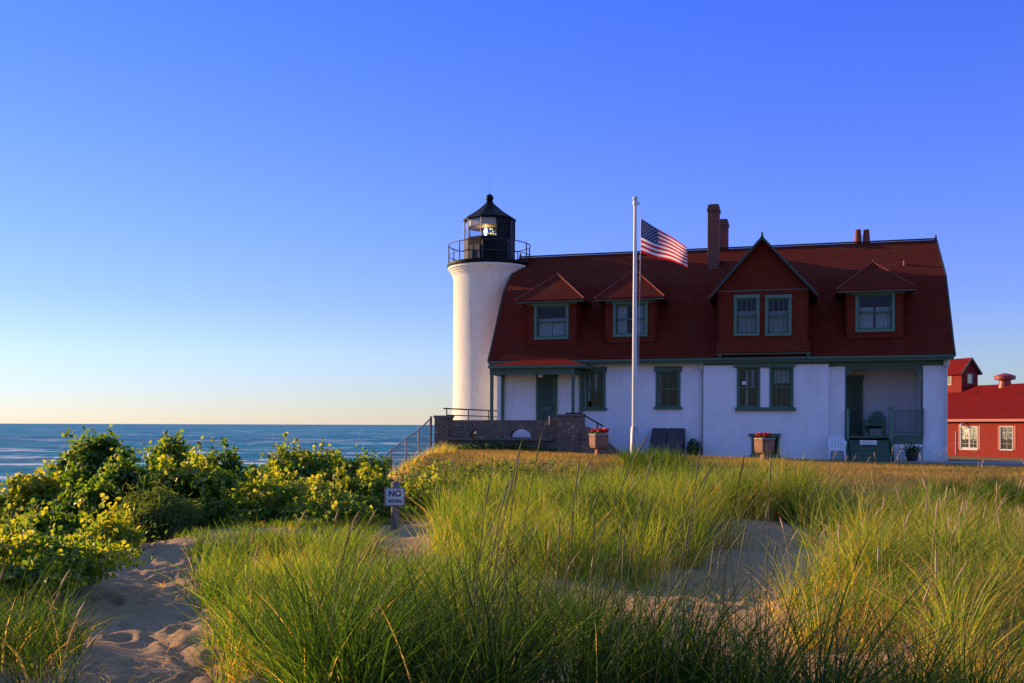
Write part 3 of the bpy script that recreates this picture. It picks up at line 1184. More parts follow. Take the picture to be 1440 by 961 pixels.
def hip_dormer(pw0, pw1, py0, py1, apx, apy, e0, e1, ey, curt, mu=0):
    v = 0.02
    x0, x1, z0, z1 = rect(pw0 + 4, pw1 - 4, py0 + 7, py1 - 5, v)
    cx = (x0 + x1) / 2
    X0, X1 = x0 - 0.42, x1 + 0.42
    ze = hz(apx, ey, v - 0.3)
    zb = z0 - 0.32
    m = MB()
    # front with the window opening, cheeks behind it
    m.wall(X0, X1, zb, ze - 0.02, v, [(x0, x1, z0, z1)], 0.16)
    for x, s in ((X0, 1), (X1, -1)):
        poly = [(v, zb), (v, ze - 0.02), (roof_v(ze - 0.02) + 0.1, ze - 0.02), (roof_v(zb) + 0.1, zb)]
        m.prism(poly, 'x', x, x + s * 0.05)
    d = m.build('dormer', M['siding'], house)
    E0, E1 = X0 - 0.33, X1 + 0.33
    vf = v - 0.33
    va = v + 1.05
    za = hz(apx, apy, va)
    vb = roof_v(za) + 0.25
    vs = roof_v(ze) + 0.15
    m = MB()
    pts = [(E0, vf, ze), (E1, vf, ze), (E1, vs + 0.35, ze), (E0, vs + 0.35, ze), (cx, va, za), (cx, vb, za)]
    fs = [(0, 1, 4), (1, 2, 5, 4), (3, 0, 4, 5)]
    low = [(p[0], p[1], p[2] - 0.07) for p in pts[:4]]
    m.add(pts + low, fs + [(0, 6, 7, 1), (1, 7, 8, 2), (3, 9, 6, 0), (9, 8, 7, 6)])
    m.build('dormer_roof', M['roof'], d)
    m = MB()
    m.bar((E0, vf, ze + 0.01), (cx, va, za + 0.01), 0.026, n=6)
    m.bar((E1, vf, ze + 0.01), (cx, va, za + 0.01), 0.026, n=6)
    m.bar((cx, va, za + 0.01), (cx, vb, za + 0.01), 0.026, n=6)
    m.bar((cx, va, za), (cx, va, za + 0.07), 0.03, 0.02, n=8)
    m.build('hip_cap', M['hip_cap'], d)
    m = MB()
    m.box(E0 + 0.015, E1 - 0.015, vf + 0.012, vf + 0.04, ze - 0.11, ze - 0.072)
    m.box(X0, X1, v - 0.04, v - 0.003, ze - 0.16, ze - 0.075)
    m.build('dormer_fascia', M['teal'], d)
    w_ = window('window', (x0, x1, z0, z1), v, d, curt, casing=0.10, head=0.07, mu=mu, sill=False)
    m = MB()
    m.box(x0 - 0.10, x1 + 0.10, v - 0.05, v + 0.1, z0 - 0.10, z0 - 0.001)
    m.build('window_sill', M['teal_light'], d)
    return d


hip_dormer(751, 800, 424, 479, 782, 386, 733, 815, 421, [(0.0, 0.49, 0.0, 0.62), (0.51, 1.0, 0.0, 0.62)])
hip_dormer(862, 911, 421, 475, 890, 380, 845, 925, 418, [(0.0, 0.36, 0.0, 1.0), (0.64, 1.0, 0.0, 1.0)])
hip_dormer(1203, 1258, 408, 468, 1228, 369, 1186, 1277, 406, [(0.0, 0.47, 0.0, 0.66), (0.53, 1.0, 0.0, 0.66)])

# the wide gabled dormer over the bay
GV = V2 - 0.30
ga = rect(1036, 1064, 420, 469, GV)
gb = rect(1080, 1109, 420, 469, GV)
GX0, GX1 = hx(1008, GV), hx(1137.5, GV)
gzb = hz(1072, 495, GV)
gze = hz(1072, 407, GV)
gcx = (hx(1070, GV) * 0.5 + (GX0 + GX1) * 0.25)
gza = hz(1070, 333, GV - 0.25)
m = MB()
m.wall(GX0, GX1, gzb, gze, GV, [ga, gb], 0.16)
m.add([(GX0, GV, gze), (GX1, GV, gze), (gcx, GV, gza - 0.1)], [(0, 1, 2)])
for x, s in ((GX0, 1), (GX1, -1)):
    m.prism([(GV, gzb), (GV, gze), (roof_v(gze) + 0.2, gze), (roof_v(gzb) + 0.2, gzb)], 'x', x, x + s * 0.06)
# flared foot
m.prism([(GV - 0.003, gzb + 0.35), (GV - 0.11, gzb - 0.02), (GV - 0.003, gzb - 0.02)], 'x', GX0 - 0.02, GX1 + 0.02)
m.box(GX0, GX1, GV - 0.0, 0.2, gzb - 0.05, gzb - 0.021)
gd = m.build('gable_dormer', M['siding'], house)
E0, E1 = GX0 - 0.28, GX1 + 0.28
kk = (gza - gze) / (gcx - GX0)
zE = gze - 0.28 * kk + 0.06
vfr, vbk = GV - 0.28, 4.0
m = MB()
t_ = 0.10
m.add([(E0, vfr, zE), (gcx, vfr, gza), (gcx, vbk, gza), (E0, vbk - 1.2, zE), (E0, vfr, zE - t_), (gcx, vfr, gza - t_ * 1.3), (gcx, vbk, gza - t_ * 1.3), (E0, vbk - 1.2, zE - t_)],
      [(0, 1, 2, 3), (7, 6, 5, 4), (0, 4, 5, 1), (0, 3, 7, 4)])
m.add([(E1, vfr, zE), (gcx, vfr, gza), (gcx, vbk, gza), (E1, vbk - 1.2, zE), (E1, vfr, zE - t_), (gcx, vfr, gza - t_ * 1.3), (gcx, vbk, gza - t_ * 1.3), (E1, vbk - 1.2, zE - t_)],
      [(3, 2, 1, 0), (4, 5, 6, 7), (1, 5, 4, 0), (4, 7, 3, 0)])
m.build('dormer_roof', M['roof'], gd)
m = MB()
for e in (E0, E1):
    d = Vector((gcx - e, 0, gza - zE))
    L = d.length
    d.normalize()
    nrm = Vector((-d.z, 0, d.x)) if e == E0 else Vector((d.z, 0, -d.x))
    m.obox(Vector(((gcx + e) / 2, vfr - 0.03, (gza + zE) / 2)) - nrm * 0.02, d * (L / 2 + 0.02), (0, 0.026, 0), nrm * 0.035)
m.bar((gcx, vfr, gza), (gcx, vfr, gza + 0.16), 0.05, 0.03)
m.build('rake_board', M['dark_teal'], gd)
m = MB()
m.box(GX0 - 0.05, GX1 + 0.05, GV - 0.02, GV - 0.003, gze - 0.055, gze - 0.02)
m.build('dormer_frieze', M['teal'], gd)
for r in (ga, gb):
    window('window', r, GV, gd, [(0.0, 1.0, 0.0, 0.66)], casing=0.10, head=0.03, mu=3, sill=False)
    m = MB()
    m.box(r[0] - 0.10, r[1] + 0.10, GV - 0.05, GV + 0.1, r[2] - 0.09, r[2] - 0.001)
    m.build('window_sill', M['teal_light'], gd)
for px in (1012, 1136):
    x = hx(px, GV)
    m = MB()
    m.prism([(GV - 0.06, gzb - 0.055), (GV + 0.27, gzb - 0.055), (GV + 0.27, gzb - 0.42), (GV + 0.22, gzb - 0.40), (GV + 0.0, gzb - 0.16)], 'x', x - 0.05, x + 0.05)
    m.build('bracket', M['teal_light'], gd)
m = MB()
m.box(GX0 - 0.05, GX1 + 0.05, GV - 0.10, V2 + 0.0, gzb - 0.09, gzb - 0.052)
m.build('dormer_sill_beam', M['teal'], gd)


# chimneys
def chimney(px0, px1, ptop, v, depth, zbase):
    x0, x1 = hx(px0, v), hx(px1, v)
    zt = hz((px0 + px1) / 2, ptop, v)
    m = MB()
    m.box(x0, x1, v, v + depth, zbase, zt - 0.28)
    m.box(x0 - 0.03, x1 + 0.03, v - 0.03, v + depth + 0.03, zt - 0.278, zt - 0.16)
    m.box(x0 - 0.0, x1 + 0.0, v - 0.0, v + depth, zt - 0.158, zt - 0.04)
    c = m.build('chimney', M['brick'], roof, bevel=0.012)
    m = MB()
    m.box(x0 + 0.03, x1 - 0.03, v + 0.03, v + depth - 0.03, zt - 0.05, zt)
    m.build('chimney_cap', M['iron'], roof)


chimney(994, 1010, 287, 2.7, 0.6, 6.6)
chimney(1006, 1022.5, 308, 4.9, 0.55, 6.8)
for px in (1205.6, 1217.4):
    v = 4.7
    x = hx(px, v)
    zt = hz(px, 323.5, v)
    m = MB()
    m.lathe([(0.145, -0.9), (0.135, -0.30), (0.105, -0.06), (0.115, -0.04), (0.115, 0.0), (0.08, 0.0), (0.07, -0.3)], 14, (x, v, zt))
    m.build('chimney_pot', M['terracotta'], roof, smooth=True)
x = hx(1271.5, 2.5)
m = MB()
m.bar((x, 2.5, 6.9), (x, 2.5, hz(1271.5, 367, 2.5)), 0.06, n=12)
m.build('vent_pipe', M['terracotta'], roof, smooth=True)

# ------------------------------------------------------------------ lighthouse tower
TXL, TV = -17.50, 3.9
tw = HW(TXL, TV)
DT = tw.y


def tz(py):
    return EYE + ray(684, py)[1] * DT


SCALE = DT / 1400.0
light = empty('lighthouse', (tw.x, tw.y, 0.0), 0.0)
tag(light, 'round white lighthouse tower with black lantern beside the red roof', 'lighthouse')
RS = 50.4 * SCALE
zg = tz(372.5)
m = MB()
m.lathe([(RS * 1.06, -1.0), (RS * 1.05, 0.6), (RS, 2.2), (RS * 0.995, tz(395)), (RS * 1.012, tz(393.5)), (RS * 1.016, tz(391)), (RS * 1.035, tz(390)), (RS * 1.042, tz(388)), (RS * 1.065, tz(387)), (RS * 1.072, tz(385)), (RS * 1.105, tz(384)), (RS * 1.112, tz(382)), (RS * 1.15, tz(381)), (RS * 1.155, tz(378))], 96)
m.build('shaft', M['tower'], light, smooth=True)
m = MB()
m.lathe([(0.2, tz(378) - 0.01), (RS * 1.165, tz(378) - 0.0), (RS * 1.175, tz(377)), (RS * 1.175, tz(373)), (RS * 1.165, zg), (0.2, zg)], 96)
m.build('gallery_deck', M['black'], light, smooth=True)
RR = 57.4 * SCALE
zr1, zr2 = tz(346.5), tz(361)
for (nm, z, r_) in (('top_rail', zr1, 0.022), ('middle_rail', zr2, 0.018)):
    m = MB()
    m.path([(RR * math.cos(2 * math.pi * k / 72), RR * math.sin(2 * math.pi * k / 72), z) for k in range(73)], r_, 6)
    m.build(nm, M['iron'], light, smooth=True)
for k in range(10):
    a = 2 * math.pi * (k + 0.28) / 10
    m = MB()
    m.bar((RR * math.cos(a), RR * math.sin(a), zg - 0.05), (RR * math.cos(a), RR * math.sin(a), zr1 + 0.01), 0.026)
    m.build('railing_post', M['iron'], light)
# ten-sided lantern
RL = 36.0 * SCALE
zs, zt_ = tz(338), tz(312)
ang = [math.pi + 2 * math.pi * k / 10 for k in range(11)]
view = -math.pi / 2


def LP(k, r, z):
    return Vector((r * math.cos(ang[k]), r * math.sin(ang[k]), z))


m = MB()
m.lathe([(RL, zg - 0.01), (RL, zs), (RL * 0.94, zs + 0.03), (RL * 0.90, zs + 0.03), (RL * 0.90, zg)], 10, a0=math.pi)
m.build('lantern_parapet', M['black'], light)
m = MB()
m.lathe([(RL * 0.9, zt_), (RL * 1.0, zt_), (RL * 1.0, tz(309)), (RL * 0.9, tz(309))], 10, a0=math.pi)
m.build('lantern_band', M['black'], light)
m = MB()
m.lathe([(RL * 0.86, tz(321)), (RL * 0.885, tz(321)), (RL * 0.885, tz(310)), (RL * 0.86, tz(310))], 10, a0=math.pi)
m.build('lantern_liner', M['liner'], light)
BLIND = {3, 4}
for k in range(10):
    p, q = LP(k, RL * 0.985, zs), LP(k, RL * 0.985, zt_)
    m = MB()
    m.bar(p, q, 0.024, n=6)
    m.build('mullion', M['liner'] if k in (0, 1, 2) else M['black'], light)
    a, b = LP(k, RL * 0.965, 0), LP(k + 1, RL * 0.965, 0)
    m = MB()
    nrm = Vector((a.x + b.x, a.y + b.y, 0)).normalized() * 0.006
    m.add([a + Vector((0, 0, zs)) + nrm, b + Vector((0, 0, zs)) + nrm, b + Vector((0, 0, zt_)) + nrm, a + Vector((0, 0, zt_)) + nrm,
           a + Vector((0, 0, zs)) - nrm, b + Vector((0, 0, zs)) - nrm, b + Vector((0, 0, zt_)) - nrm, a + Vector((0, 0, zt_)) - nrm],
          [(0, 1, 2, 3), (7, 6, 5, 4), (0, 4, 5, 1), (1, 5, 6, 2), (2, 6, 7, 3), (3, 7, 4, 0)])
    if k in BLIND:
        m.build('blank_panel', M['black'], light)
    else:
        m.build('lantern_pane', M['lantern_glass'], light)
zro, zap = tz(310.0), tz(287)
m = MB()
m.lathe([(RL * 0.9, zro - 0.03), (RL * 1.045, zro - 0.03), (RL * 1.045, zro + 0.02), (RL * 0.52, tz(297.3)), (0.20, zap), (0.17, zap + 0.05)], 10, a0=math.pi)
m.build('lantern_roof', M['black'], light)
m = MB()
zb = tz(279)
m.lathe([(0.15, zap + 0.02), (0.17, zap + 0.05), (0.12, zap + 0.08), (0.15, zap + 0.11), (0.09, zap + 0.13), (0.10, zb - 0.14), (0.155, zb - 0.06), (0.17, zb), (0.155, zb + 0.08), (0.10, zb + 0.14), (0.02, zb + 0.18)], 24)
m.build('ventilator_ball', M['black'], light, smooth=True)
m = MB()
m.bar((0, 0, zb + 0.15), (0, 0, tz(252)), 0.012, 0.006)
m.build('lightning_rod', M['iron'], light)
m = MB()
zl = tz(328)
m.lathe([(0.12, zl - 0.36), (0.22, zl - 0.30)] + [(0.27 + (0.03 if k % 2 else 0.0) - 0.12 * abs((k - 8) / 8) ** 2, zl - 0.28 + 0.56 * k / 16) for k in range(17)] + [(0.12, zl + 0.34)], 24)
m.build('lens', M['lens'], light, smooth=False)
m = MB()
m.lathe([(0.0, zl - 0.16), (0.045, zl - 0.13), (0.055, zl), (0.045, zl + 0.12), (0.0, zl + 0.15)], 12, (-0.16, -0.33, 0))
m.build('lens_glint', M['sun_glint'], light, smooth=True)  # sun glint at the lens, put in as a small glowing body
m = MB()
m.lathe([(0.16, zs - 0.9), (0.12, zl - 0.40), (0.2, zl - 0.37), (0.2, zl - 0.35)], 12)
m.build('lens_pedestal', M['iron'], light)
# a low door with pale boards on the left of the parapet
a, b = LP(1, RL * 1.005, 0), LP(2, RL * 1.005, 0)
m = MB()
for (f0, f1) in ((0.12, 0.42), (0.5, 0.92)):
    p, q = a.lerp(b, f0), a.lerp(b, f1)
    mid = (p + q) / 2
    u = (q - p) / 2
    nn = Vector((mid.x, mid.y, 0)).normalized() * 0.012
    m.obox(mid + Vector((0, 0, (zg + zs) / 2 - 0.12)), u, nn, (0, 0, 0.3))
m.build('parapet_hatch', M['iron'], light)

# ------------------------------------------------------------------ stone terrace
ter = empty('stone_terrace', (OX, OY, 0), -TH)
tag(ter, 'fieldstone terrace wall with two small arches in front of the left porch', 'stone wall')
TVF = -2.5
X0, X1 = hx(614, TVF), hx(788, TVF)
ztop = hz(700, 591, TVF)
zled = hz(700, 616, TVF)
zbot = -0.6
arches = []
for (p0, p1, pt) in ((660, 683, 603.5), (716, 747, 603.5)):
    a, b = hx(p0, TVF), hx(p1, TVF)
    arches.append((a, b, zled + 0.02, hz((p0 + p1) / 2, pt, TVF)))
m = MB()
m.box(X0, X1, TVF, TVF + 0.4, zbot, zled + 0.02)
edges = [X0]
for (a, b, c, d) in arches:
    edges += [a + (b - a) * 0.5 * (1 - math.cos(math.pi * k / 12)) for k in range(13)]
edges.append(X1)
edges = sorted(set(edges))


def arch_z(x):
    for (a, b, c, d) in arches:
        if a < x < b:
            t = (x - (a + b) / 2) / ((b - a) / 2)
            return c + (d - c) * math.sqrt(max(0, 1 - t * t))
    return zled + 0.02


vs, fs = [], []
for (a, b) in zip(edges[:-1], edges[1:]):
    za, zb_ = arch_z(a + 1e-5), arch_z(b - 1e-5)
    base = len(vs)
    for y in (TVF, TVF + 0.4):
        vs += [(a, y, za), (b, y, zb_), (b, y, ztop), (a, y, ztop)]
    fs += [tuple(base + i for i in f) for f in ((0, 1, 2, 3), (7, 6, 5, 4), (3, 2, 6, 7), (0, 4, 5, 1))]
m.add(vs, fs)
xp1 = hx(631.5, TVF)
zp = hz(622, 584.5, TVF)
m.box(X0 - 0.06, xp1, TVF - 0.07, TVF + 0.46, zbot, zp - 0.09)
# left return wall, right piers
m.box(X0 + 0.002, X0 + 0.40, TVF + 0.41, 1.2, zbot, 0.86)
pa, pb = hx(771, TVF), hx(788, TVF)
m.box(pa, pb, TVF - 0.06, TVF + 0.46, zbot, hz(780, 588, TVF))
pc, pd = hx(789, TVF - 0.5), hx(819, TVF - 0.5)
m.box(pb + 0.003, pd, TVF - 0.5, TVF - 0.061, zbot, hz(800, 585.5, TVF - 0.5))
m.box(pb + 0.003, pd - 0.15, TVF - 0.058, -0.9, zbot, 0.74)
m.build('wall', M['stone'], ter)
m = MB()
m.box(X0 - 0.10, xp1 + 0.04, TVF - 0.11, TVF + 0.5, zp - 0.088, zp)
m.build('pier_cap', M['slate'], ter, bevel=0.015)
m = MB()
m.box(pb - 0.02, pd + 0.04, TVF - 0.54, TVF - 0.02, hz(800, 585.5, TVF - 0.5) + 0.002, hz(800, 585.5, TVF - 0.5) + 0.07)
m.build('pier_cap', M['slate'], ter, bevel=0.015)
m = MB()
m.box(xp1 + 0.02, pa + 0.2, TVF - 0.16, TVF - 0.075, zled - 0.09, zled)
m.box(xp1 + 0.02, pa - 0.02, TVF - 0.075, TVF - 0.003, zled - 0.085, zled - 0.003)
m.build('ledge', M['slate'], ter, bevel=0.01)
m = MB()
m.box(X0 + 0.42, pb + 0.9, TVF + 0.41, -0.01, 0.55, 0.735)
m.build('terrace_floor', M['concrete'], ter)
# steps running down to the right in front of the house wall
m = MB()
for k in range(5):
    xs = pd + 0.30 * k
    m.box(xs - 0.14, xs + 0.31, TVF - 0.30, TVF + 0.9, -0.5, 0.66 - 0.15 * k)
m.build('step', M['slate'], ter, bevel=0.01)
m = MB()
m.prism([(pd + 0.003, 1.2), (pd + 0.25, 1.12), (pd + 1.35, 0.25), (pd + 1.35, -0.5), (pd + 0.003, -0.5)], 'y', TVF - 0.62, TVF - 0.31)
m.build('step_wall', M['stone'], ter)
m = MB()
h0 = hz(796, 581.5, TVF - 0.45)
q0, q1, q2 = (hx(795, TVF - 0.45), TVF - 0.45, h0), (hx(816.5, TVF - 0.45), TVF - 0.45, h0), (hx(848, TVF - 0.45), TVF - 0.45, hz(848, 599.5, TVF - 0.45))
m.path([q0, q1, q2], 0.028, 8)
xm = hx(840, TVF - 0.45)
m.bar((xm, TVF - 0.45, hz(840, 595.5, TVF - 0.45)), (xm, TVF - 0.45, 0.1), 0.025)
m.bar((q0[0] + 0.02, TVF - 0.45, h0), (q0[0] + 0.02, TVF - 0.45, h0 - 0.16), 0.025)
m.build('handrail', M['iron'], ter, smooth=True)
m = MB()
for (px, ya, yb, v) in ((772.5, 585, 597, TVF - 0.12),):
    m.bar((hx(px, v), v, hz(px, ya, v)), (hx(px, v), v, hz(px, yb, v)), 0.018)
m.build('white_stake', M['white_metal'], ter)
m = MB()
ra, rb = Vector((X0 + 0.30, TVF + 0.25, hz(628, 574.5, TVF))), Vector((-16.0, 1.6, hz(628, 574.5, TVF) - 0.05))
for k in range(4):
    p = ra.lerp(rb, k / 3)
    m.bar((p.x, p.y, 0.7), p, 0.024)
m.bar(ra + Vector((-0.12, 0, 0)), rb, 0.026)
dz = Vector((0, 0, -0.24))
m.bar(ra + dz, rb + dz, 0.02)
m.build('railing', M['iron'], ter)
m = MB()
m.box(-17.0, -16.5, 0.5, 1.2, 0.735, 1.05)
m.build('stone_block', M['slate'], ter, bevel=0.02)

# ------------------------------------------------------------------ walk along the house front
walk = MB()
walk.box(hx(800, -0.6), XR + 2.5, -1.75, V2 - 0.003, -0.4, 0.03)
o = walk.build('path', M['concrete'])
o.location = (OX, OY, 0)
o.rotation_euler = (0, 0, -TH)
tag(o, kind='structure')

# ------------------------------------------------------------------ flagpole and flag
FD = 28.0
fp = at(892, 650, FD)
fx, fy = fp.x, fp.y
fg = gz(fx, fy)
pole = empty('flagpole', (fx, fy, fg))
tag(pole, 'tall white flagpole with a round ball finial standing on the lawn', 'flagpole')
ptop = at(892, 289, FD).z - fg
m = MB()
m.path([(0, 0, -0.2), (0, 0, 2.0), (0, 0, ptop * 0.6), (0, 0, ptop)], [0.075, 0.072, 0.062, 0.042], 20)
m.build('pole', M['white_metal'], pole, smooth=True)
m = MB()
m.lathe([(0.13, -0.1), (0.12, 0.45), (0.10, 0.95), (0.076, 1.0)], 20)
m.build('ground_sleeve', M['galvanised'], pole, smooth=True)
m = MB()
m.lathe([(0.042, ptop), (0.068, ptop + 0.005), (0.068, ptop + 0.12), (0.03, ptop + 0.15), (0.025, ptop + 0.20)], 16)
m.bar((0.0, 0, ptop + 0.06), (0.11, 0, ptop + 0.06), 0.035, n=10)
m.build('truck', M['white_metal'], pole, smooth=True)
m = MB()
zb = at(892, 279.5, FD).z - fg
m.lathe([(0.0, zb - 0.075)] + [(0.075 * math.sin(math.pi * k / 10), zb - 0.075 * math.cos(math.pi * k / 10)) for k in range(1, 10)] + [(0.0, zb + 0.075)], 20)
m.build('ball_finial', M['white_metal'], pole, smooth=True)
m = MB()
m.bar((0.115, 0, ptop + 0.05), (0.16, 0, at(900, 308, FD).z - fg), 0.006)
m.bar((0.16, 0, at(900, 308, FD).z - fg), (0.15, 0, at(898, 362, FD).z - fg), 0.006)
m.bar((0.15, 0, at(898, 362, FD).z - fg), (0.08, -0.02, 1.25), 0.006)
m.lathe([(0.0, -0.06), (0.025, -0.04), (0.03, 0.0), (0.025, 0.04), (0.0, 0.06)], 10, (0.14, 0, at(898, 361.5, FD).z - fg))
m.lathe([(0.0, -0.03), (0.03, -0.01), (0.03, 0.01), (0.0, 0.03)], 10, (0.13, 0, at(898, 364, FD).z - fg))
m.build('halyard', M['white_metal'], pole)


def cloth(name, c):
    t = NT(name)
    d = t.n('ShaderNodeBsdfDiffuse')
    d.inputs[0].default_value = (*c, 1)
    tl = t.n('ShaderNodeBsdfTranslucent')
    tl.inputs[0].default_value = (*c, 1)
    wv = t.noise(t.coord(), 400, 2)
    t.l(t.bump(wv, 0.15, 0.002), d.inputs['Normal'])
    mx = t.n('ShaderNodeMixShader')
    mx.inputs[0].default_value = 0.45
    t.l(d.outputs[0], mx.inputs[1])
    t.l(tl.outputs[0], mx.inputs[2])
    return t.done(mx.outputs[0])


FR, FW, FB = cloth('flag_red', (0.55, 0.02, 0.03)), cloth('flag_white', (0.78, 0.78, 0.78)), cloth('flag_blue', (0.02, 0.03, 0.12))


def flag_pos(u, v, off=0.0):
    x = 0.17 + 1.30 * u - 0.03 * math.sin(u * 6.0)
    top = -0.78 * u ** 1.05 + 0.03 * math.sin(u * 7.5)
    bot = -0.94 - 0.42 * u + 0.045 * math.sin(u * 7.0 + 2.6) * min(1, u * 3)
    z = top + (bot - top) * v
    y = 0.17 * math.sin(u * 8.2 + v * 1.3) * (0.25 + u) * 0.8 + 0.05 * math.sin(v * 4 + u * 3)
    return Vector((x, y + off, z))


m = MB()
NU, NS = 44, 13
for i in range(NU):
    for j in range(NS):
        for s in range(2):
            v0, v1 = (j + s / 2) / NS, (j + (s + 1) / 2) / NS
            u0, u1 = i / NU, (i + 1) / NU
            m.mi = 2 if (u1 <= 0.4 + 1e-6 and j < 7) else (0 if j % 2 == 0 else 1)
            m.add([flag_pos(u0, v0), flag_pos(u1, v0), flag_pos(u1, v1), flag_pos(u0, v1)], [(0, 3, 2, 1)])
m.mi = 1
for row in range(9):
    cnt = 6 if row % 2 == 0 else 5
    for c in range(cnt):
        uc = 0.4 * ((c * 2 + 1 + (0 if cnt == 6 else 1)) / 12)
        vc = (7 / 13) * (row + 1) / 10
        for off in (-0.004, 0.004):
            pts = []
            for k in range(10):
                r_ = 0.030 if k % 2 == 0 else 0.013
                a = math.pi / 2 + k * math.pi / 5
                pts.append(flag_pos(uc + r_ * math.cos(a) / 1.4, vc - r_ * math.sin(a) / 0.94, off))
            m.add(pts + [flag_pos(uc, vc, off)], [(k, (k + 1) % 10, 10) for k in range(10)])
flag = m.build('flag', [FR, FW, FB], None, smooth=True)
flag.location = (fx, fy, at(900, 308, FD).z)
tag(flag, 'red, white and blue striped flag with stars blowing from the pole', 'flag')


# ------------------------------------------------------------------ brick planters with red flowers
def planter(px, py, D, scale=1.0):
    p = at(px, py, D)
    p.z = gz(p.x, p.y)
    return p


def leaf_quads(pos, nrm, tan, size, aspect=0.8):
    """Six-cornered leaves folded along the midrib. Arrays in, vertices and faces out."""
    n = len(pos)
    bi = np.cross(nrm, tan)
    s = size[:, None]
    wv = bi * s * 0.5 * aspect
    up = nrm * s * 0.12
    P = [pos, pos + tan * s * 0.30 + wv + up, pos + tan * s * 0.72 + wv * 0.72 + up * 0.8, pos + tan * s, pos + tan * s * 0.72 - wv * 0.72 + up * 0.8, pos + tan * s * 0.30 - wv + up]
    V = np.stack(P, 1).reshape(-1, 3)
    b = np.arange(n)[:, None] * 6
    Fq = np.concatenate([b + np.array([[0, 1, 2, 3]]), b + np.array([[0, 3, 4, 5]])], 1).reshape(-1, 4)
    return V, Fq


def np_mesh(name, V, Q, T, tint, mat, parent=None, smooth=False):
    """Mesh from quads Q and triangles T with one tint per vertex."""
    me = bpy.data.meshes.new(name)
    me.vertices.add(len(V))
    me.vertices.foreach_set('co', np.ascontiguousarray(V, np.float32).ravel())
    li = Q.ravel() if T is None or len(T) == 0 else np.concatenate([Q.ravel(), T.ravel()])
    me.loops.add(len(li))
    me.loops.foreach_set('vertex_index', li.astype(np.int32))
    nq, ntri = len(Q), 0 if T is None else len(T)
    starts = np.concatenate([np.arange(nq) * 4, nq * 4 + np.arange(ntri) * 3]).astype(np.int32)
    me.polygons.add(nq + ntri)
    me.polygons.foreach_set('loop_start', starts)
    if smooth:
        me.polygons.foreach_set('use_smooth', np.ones(nq + ntri, bool))
    a = me.attributes.new('tint', 'FLOAT', 'POINT')
    a.data.foreach_set('value', np.ascontiguousarray(tint, np.float32))
    me.materials.append(mat)
    me.update()
    me.validate()
    o = bpy.data.objects.new(name, me)
    col.objects.link(o)
    if parent is not None: o.parent = parent
    return o


def unit(v):
    return v / np.maximum(np.linalg.norm(v, axis=-1, keepdims=True), 1e-9)


def make_planter(px, D, label, w=0.78):
    g = at(px, 640, D)
    z = gz(g.x, g.y)
    r = empty('brick_planter', (g.x, g.y, z), R(20))
    r.scale = (0.88, 0.88, 0.76)
    tag(r, label, 'planter', 'brick planters on the lawn before the house')
    h = w * 0.5
    m = MB()
    m.lathe([(h * 1.22, 0.36), (h * 1.36, 0.50), (h * 1.40, 0.92), (h * 1.2, 0.92), (h * 1.1, 0.78)], 4, a0=math.pi / 4)
    m.build('basin', M['planter_brick'], r, bevel=0.015)
    m = MB()
    m.lathe([(h * 0.75, -0.1), (h * 0.66, 0.06), (h * 0.55, 0.30), (h * 1.21, 0.358)], 4, a0=math.pi / 4)
    m.build('pedestal', M['planter_brick'], r, bevel=0.015)
    m = MB()
    m.lathe([(h * 1.32, 0.922), (h * 1.46, 0.922), (h * 1.46, 0.975), (h * 1.2, 0.975)], 4, a0=math.pi / 4)
    m.build('rim', M['concrete'], r, bevel=0.01)
    return r, h, z


def make_geranium(name, r, h, zt, label, cols, n_leaf=160, n_fl=26):
    f = empty(name, (r.location.x, r.location.y, r.location.z + zt), R(20))
    tag(f, label, 'flowers', 'red flowers in the brick planters')
    n = n_leaf
    pos = np.stack([rng.uniform(-h, h, n), rng.uniform(-h, h, n), rng.uniform(-0.06, 0.10, n)], 1)
    nrm = unit(rng.normal(0, 0.5, (n, 3)) + np.array([0, 0, 1.0]))
    tan = unit(np.cross(nrm, rng.normal(0, 1, (n, 3))))
    V, Q = leaf_quads(pos, nrm, tan, rng.uniform(0.05, 0.09, n), 1.0)
    np_mesh('leaves', V, Q, None, np.repeat(rng.uniform(0, 0.6, n), 6), M['leaf'], f)
    m = MB()
    for k in range(n_fl):
        x, y = random.uniform(-h, h), random.uniform(-h, h)
        z = random.uniform(0.08, 0.17)
        m.bar((x * 0.9, y * 0.9, -0.05), (x, y, z), 0.006, n=4)
        for j in range(9):
            c = Vector((x, y, z)) + Vector((random.gauss(0, 0.035), random.gauss(0, 0.035), random.gauss(0.0, 0.025)))
            nn = Vector((random.gauss(0, 1), random.gauss(0, 1), random.gauss(0.6, 0.6))).normalized()
            u = nn.orthogonal().normalized() * 0.035
            t = nn.cross(u)
            m.add([c + u * math.cos(a) + t * math.sin(a) for a in [math.pi * 2 * i / 5 for i in range(5)]] + [c + nn * 0.012], [(i, (i + 1) % 5, 5) for i in range(5)])
    m.build('blossoms', cols, f)
    return f


pl1, h1, _ = make_planter(842, 32.6, 'brick planter at the foot of the terrace steps, left of the flagpole', 0.56)
make_geranium('geranium', pl1, h1 * 0.80, 0.715, 'bright red flowers filling the planter left of the flagpole', M['red_flower'])
pl2, h2, _ = make_planter(1075, 31.6, 'brick planter in front of the green basement window', 0.54)
make_geranium('geranium', pl2, h2 * 0.80, 0.715, 'red flowers filling the planter before the basement window', M['red_flower'], 160, 16)

